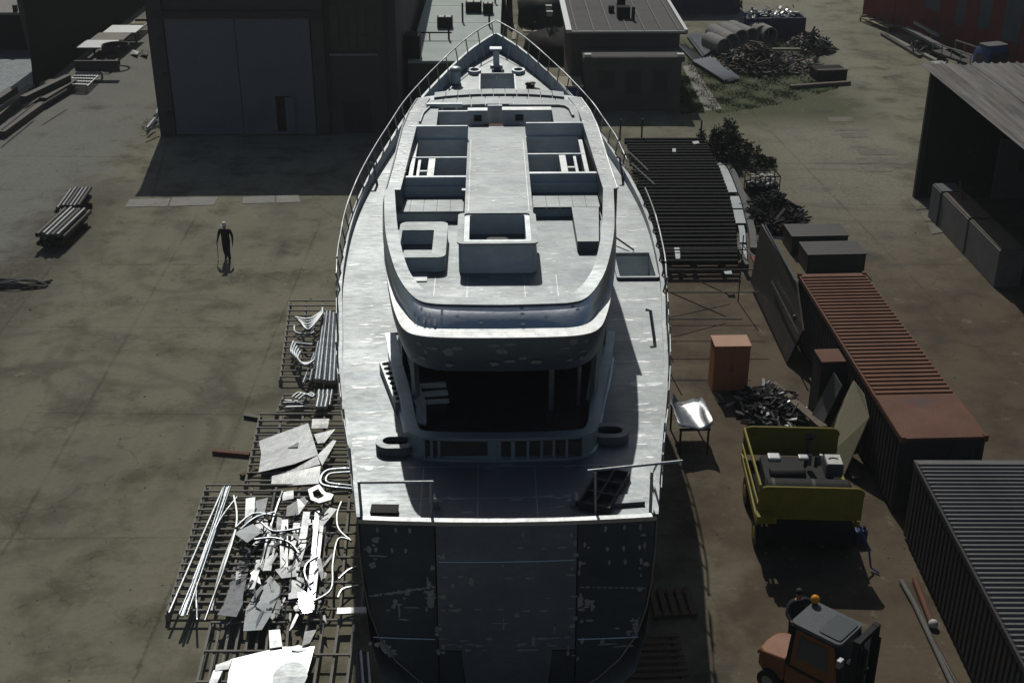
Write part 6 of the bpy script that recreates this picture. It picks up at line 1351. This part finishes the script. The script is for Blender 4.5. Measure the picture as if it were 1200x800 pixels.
spoly('plate_strip', 'added polished offcut tilted to mirror the sun at the near end of the long bright beam', 'offcut', [c_ + t1 * a + t2 * b for a, b in ((-.42, -.12), (.1, -.16), (.42, -.06), (.38, .12), (-.1, .15), (-.42, .1))], 'polished_aluminium', .012)
# small tangled offcuts scattered over the rack
r5 = random.Random(33); go_ = 'small tangled offcuts scattered over the largest rack'
for k in range(130):
    u, v_ = r5.random(), r5.random() ** .8; x = 268 + 26 * (1 - v_) + u * 112; y = 588 + v_ * 132; z = r5.uniform(.42, .58); l = r5.uniform(6, 24); a = r5.gauss(1.75, .55)
    mt = r5.choice(['scrap_aluminium', 'mid_aluminium', 'dull_aluminium', 'tube_aluminium', 'bright_aluminium'])
    if k % 5 < 3:
        pr([(x, y), (x + l * .5 * cos(a) + r5.uniform(-3, 3), y + l * .5 * sin(a)), (x + l * cos(a + .5), y + l * sin(a + .5))], z, r5.choice((.014, .02, .026)), 'small_offcut', 'small piece among the tangled offcuts scattered over the largest rack', 'offcut', mt, go_, 4)
    else:
        w_ = r5.uniform(.8, 3.2); nx, ny = -sin(a), cos(a); b_ = r5.uniform(-2, 2)
        offcut('small_offcut', 'small piece among the tangled offcuts scattered over the largest rack', [(x - nx * w_, y - ny * w_), (x + nx * w_, y + ny * w_), (x + nx * w_ + l * .6 * cos(a) + b_, y + ny * w_ + l * .6 * sin(a)), (x + l * cos(a) + nx * w_ * .4, y + l * sin(a) + ny * w_ * .4), (x - nx * w_ + l * .7 * cos(a) + b_, y - ny * w_ + l * .7 * sin(a))], z, mt, .008, 'offcut', go_, .3, k)
# tubes bundle and curved tubes on the far rack
gb = 'large straight tubes on the far rack'
for k, (a, b) in enumerate((((383, 366), (374, 446)), ((387, 366), (380, 447)), ((391, 368), (386, 448)), ((395, 370), (391, 448)), ((380, 368), (370, 446)))):
    pr([a, b], .42 + .1 * (k % 2), .09, 'large_tube', ORD[[1, 2, 3, 4, 0][k]] + ' thick straight tube from the left in the bundle on the far rack', 'tube', group=gb, n=8)
gc = 'nested curved tubes on the far rack'
for k in range(5): pr([(344 + k * 2, 400 + k * 3), (341 + k * 2, 412 + k * 2), (350 + k * 2, 424 + k), (364 + k, 426 - k)], .45 + .06 * k, .05, 'curved_tube', ORD[k] + ' curved tube from the outside of the nested set on the far rack', 'tube', group=gc)
gd_ = 'bent pipes heaped at the far end of the far rack'
for k in range(5): pr([(346 + 2 * k, 372 + k * 2), (362, 374 + 3 * k), (376, 366 + k), (378, 361 + k)], .5 + .07 * k, .055, 'bent_pipe', ORD[k] + ' bent pipe from the bottom of the heap on the far rack', 'pipe', group=gd_, mat='tube_aluminium' if k % 2 else 'galvanised')
pr([(345, 382), (347, 390), (365, 391), (368, 384)], .5, .05, 'bent_pipe', 'single hooked pipe between the heap and the nested curved tubes', 'pipe')
for k, (a, b, lab) in enumerate((((368, 414), (355, 449), 'left slim tube lying along the near part of the far rack'), ((373, 400), (363, 446), 'right slim tube lying along the near part of the far rack'), ((366, 404), (345, 402), 'short tube crossing the far rack above the nested curves'))): pr([a, b], .5, .05, 'slim_tube', lab)
rr3 = random.Random(21)
gs = 'dark thin strips heaped on the small rack'
for k in range(9): x = 330 + rr3.uniform(0, 8); y = 468 + k * 1.3; pr([(x, y), (x + rr3.uniform(20, 32), y + rr3.uniform(-2, 2))], .3 + .03 * (k % 4), .04, 'thin_strip', ORD[k] + ' thin strip from the far side of the heap on the small rack', 'strip', 'galvanised' if k % 2 else 'rack_steel', gs)
for k in range(3): pr([(342 + k * 4, 466 + k), (350 + k * 4, 460 + k), (358 + k * 4, 463 + k), (366 + k, 460 + k)], .45 + .05 * k, .04, 'bent_strip', 'curled strip on top of the heap on the small rack', 'strip', 'tube_aluminium', 'curled strips on the small rack')
gt = 'short tube ends stacked at the right of the small rack'
for k in range(7): pr([(374 + (k % 4) * 5, 458 + 5 * (k // 4)), (371 + (k % 4) * 5, 476 + 2 * (k // 4))], .35 + .12 * (k // 4), .075, 'short_tube', 'short tube in the stack at the right of the small rack', 'tube', 'tube_aluminium' if k % 2 else 'galvanised', gt, 8)
# nearest rack: big bright plate
offcut('aluminium_plate', 'big bright plate with cut-outs on the nearest rack', [(270, 771), (331, 757), (369, 757), (360, 790), (352, 815), (264, 815)], .46, 'scrap_aluminium', tilt=.02)
offcut('aluminium_plate', 'narrow upright tab at the far edge of the big bright plate', [(315, 738), (328, 737), (331, 757), (316, 759)], .5, 'scrap_aluminium', tilt=.02)
offcut('aluminium_plate', 'left wing strip of the big bright plate', [(253, 778), (272, 771), (268, 784), (252, 786)], .48, 'bright_aluminium')
offcut('aluminium_plate', 'small pale plate strip leaning at the left of the nearest rack', [(250, 784), (262, 782), (252, 806), (243, 806)], .5, 'bright_aluminium')
offcut('aluminium_plate', 'tilted narrow plate at the far right of the nearest rack', [(357, 738), (371, 737), (363, 754), (354, 757)], .5, 'scrap_aluminium')
P = [G(340, 792, .5) + Vector((.42 * cos(a), .55 * sin(a), 0)) for a in [i * pi / 8 for i in range(16)]]
tag(spoly('round_plate', None, 'plate', P, 'deck_aluminium', .015), 'round dull plate lying on the big bright plate', 'plate')
o = offcut('oval_plate', 'dark oval cut-out on the far edge of the big bright plate', [(341, 758), (350, 755), (358, 757), (359, 761), (350, 763), (342, 762)], .485, 'wall_aluminium')
gz = 'dark blue tubes standing beside the transom'
for k in range(4): pr([(419 + k * 4, 762 + k), (424 + k * 4, 830)], .45 + .05 * (k % 2), .05, 'dark_tube', ORD[k] + ' tube from the left of the four beside the port side of the transom', 'tube', 'galvanised' if k % 2 else 'dark_blue_paint', gz)
# planks and pallets in the shade to starboard
t = thing('shaded_pallet', 'small slatted pallet in the deep shade beside the transom to starboard', 'pallet', G(787, 708), R(4))
for k in range(5): MB().box(-.55 + k * .24, -.4 + k * .24, -.6, .6, .1, .14).build('slat', 'timber', t)
for y in (-.5, .4): MB().box(-.58, .6, y, y + .1, 0, .098).build('bearer', 'timber', t)
t = thing('shaded_pallet', 'wide slatted pallet in the deep shade nearest the transom', 'pallet', G(760, 775), R(2))
for k in range(8): MB().box(-.9, .9, -.95 + k * .25, -.83 + k * .25, .1, .14).build('slat', 'timber', t)
for x in (-.8, .7): MB().box(x, x + .1, -1, 1, 0, .098).build('bearer', 'timber', t)

lt = MB(); r6 = random.Random(44)
for i in range(700):
    if i % 2: x, y = r6.uniform(-24, -4), r6.uniform(24, 66)
    else: x, y = r6.uniform(5.5, 19), r6.uniform(24, 66)
    q = r6.uniform(.015, .05) * (2.0 if r6.random() < .08 else 1); a = r6.uniform(0, pi)
    lt.add([(x + q * cos(a + k * 2.1) * r6.uniform(.6, 1.3), y + q * sin(a + k * 2.1) * r6.uniform(.6, 1.3), .004) for k in range(3)] + [(x, y, q * .7)], [(0, 1, 3), (1, 2, 3), (2, 0, 3)])
tag(lt.build('gravel', 'slab_concrete'), 'loose grit and small stones strewn over the yard', 'gravel', kind='stuff')


# ------------------------------------------------------------------ thin added veil over the whole yard, standing in for lens glare
m = bpy.data.materials.new('glare_veil'); m.use_nodes = True; nt = m.node_tree; nt.nodes.remove(nt.nodes['Principled BSDF'])
pv = nt.nodes.new('ShaderNodeVolumePrincipled'); pv.inputs['Color'].default_value = (.92, .97, 1, 1); pv.inputs['Density'].default_value = .0003; pv.inputs['Anisotropy'].default_value = .2
nt.links.new(pv.outputs[0], nt.nodes['Material Output'].inputs['Volume']); MATS['glare_veil'] = m
tag(MB().box(-910, 910, -70, 1510, -3.5, 22.6).build('glare_veil', 'glare_veil'), 'thin added veil over the whole yard standing in for lens glare', 'glare_veil', kind='stuff')
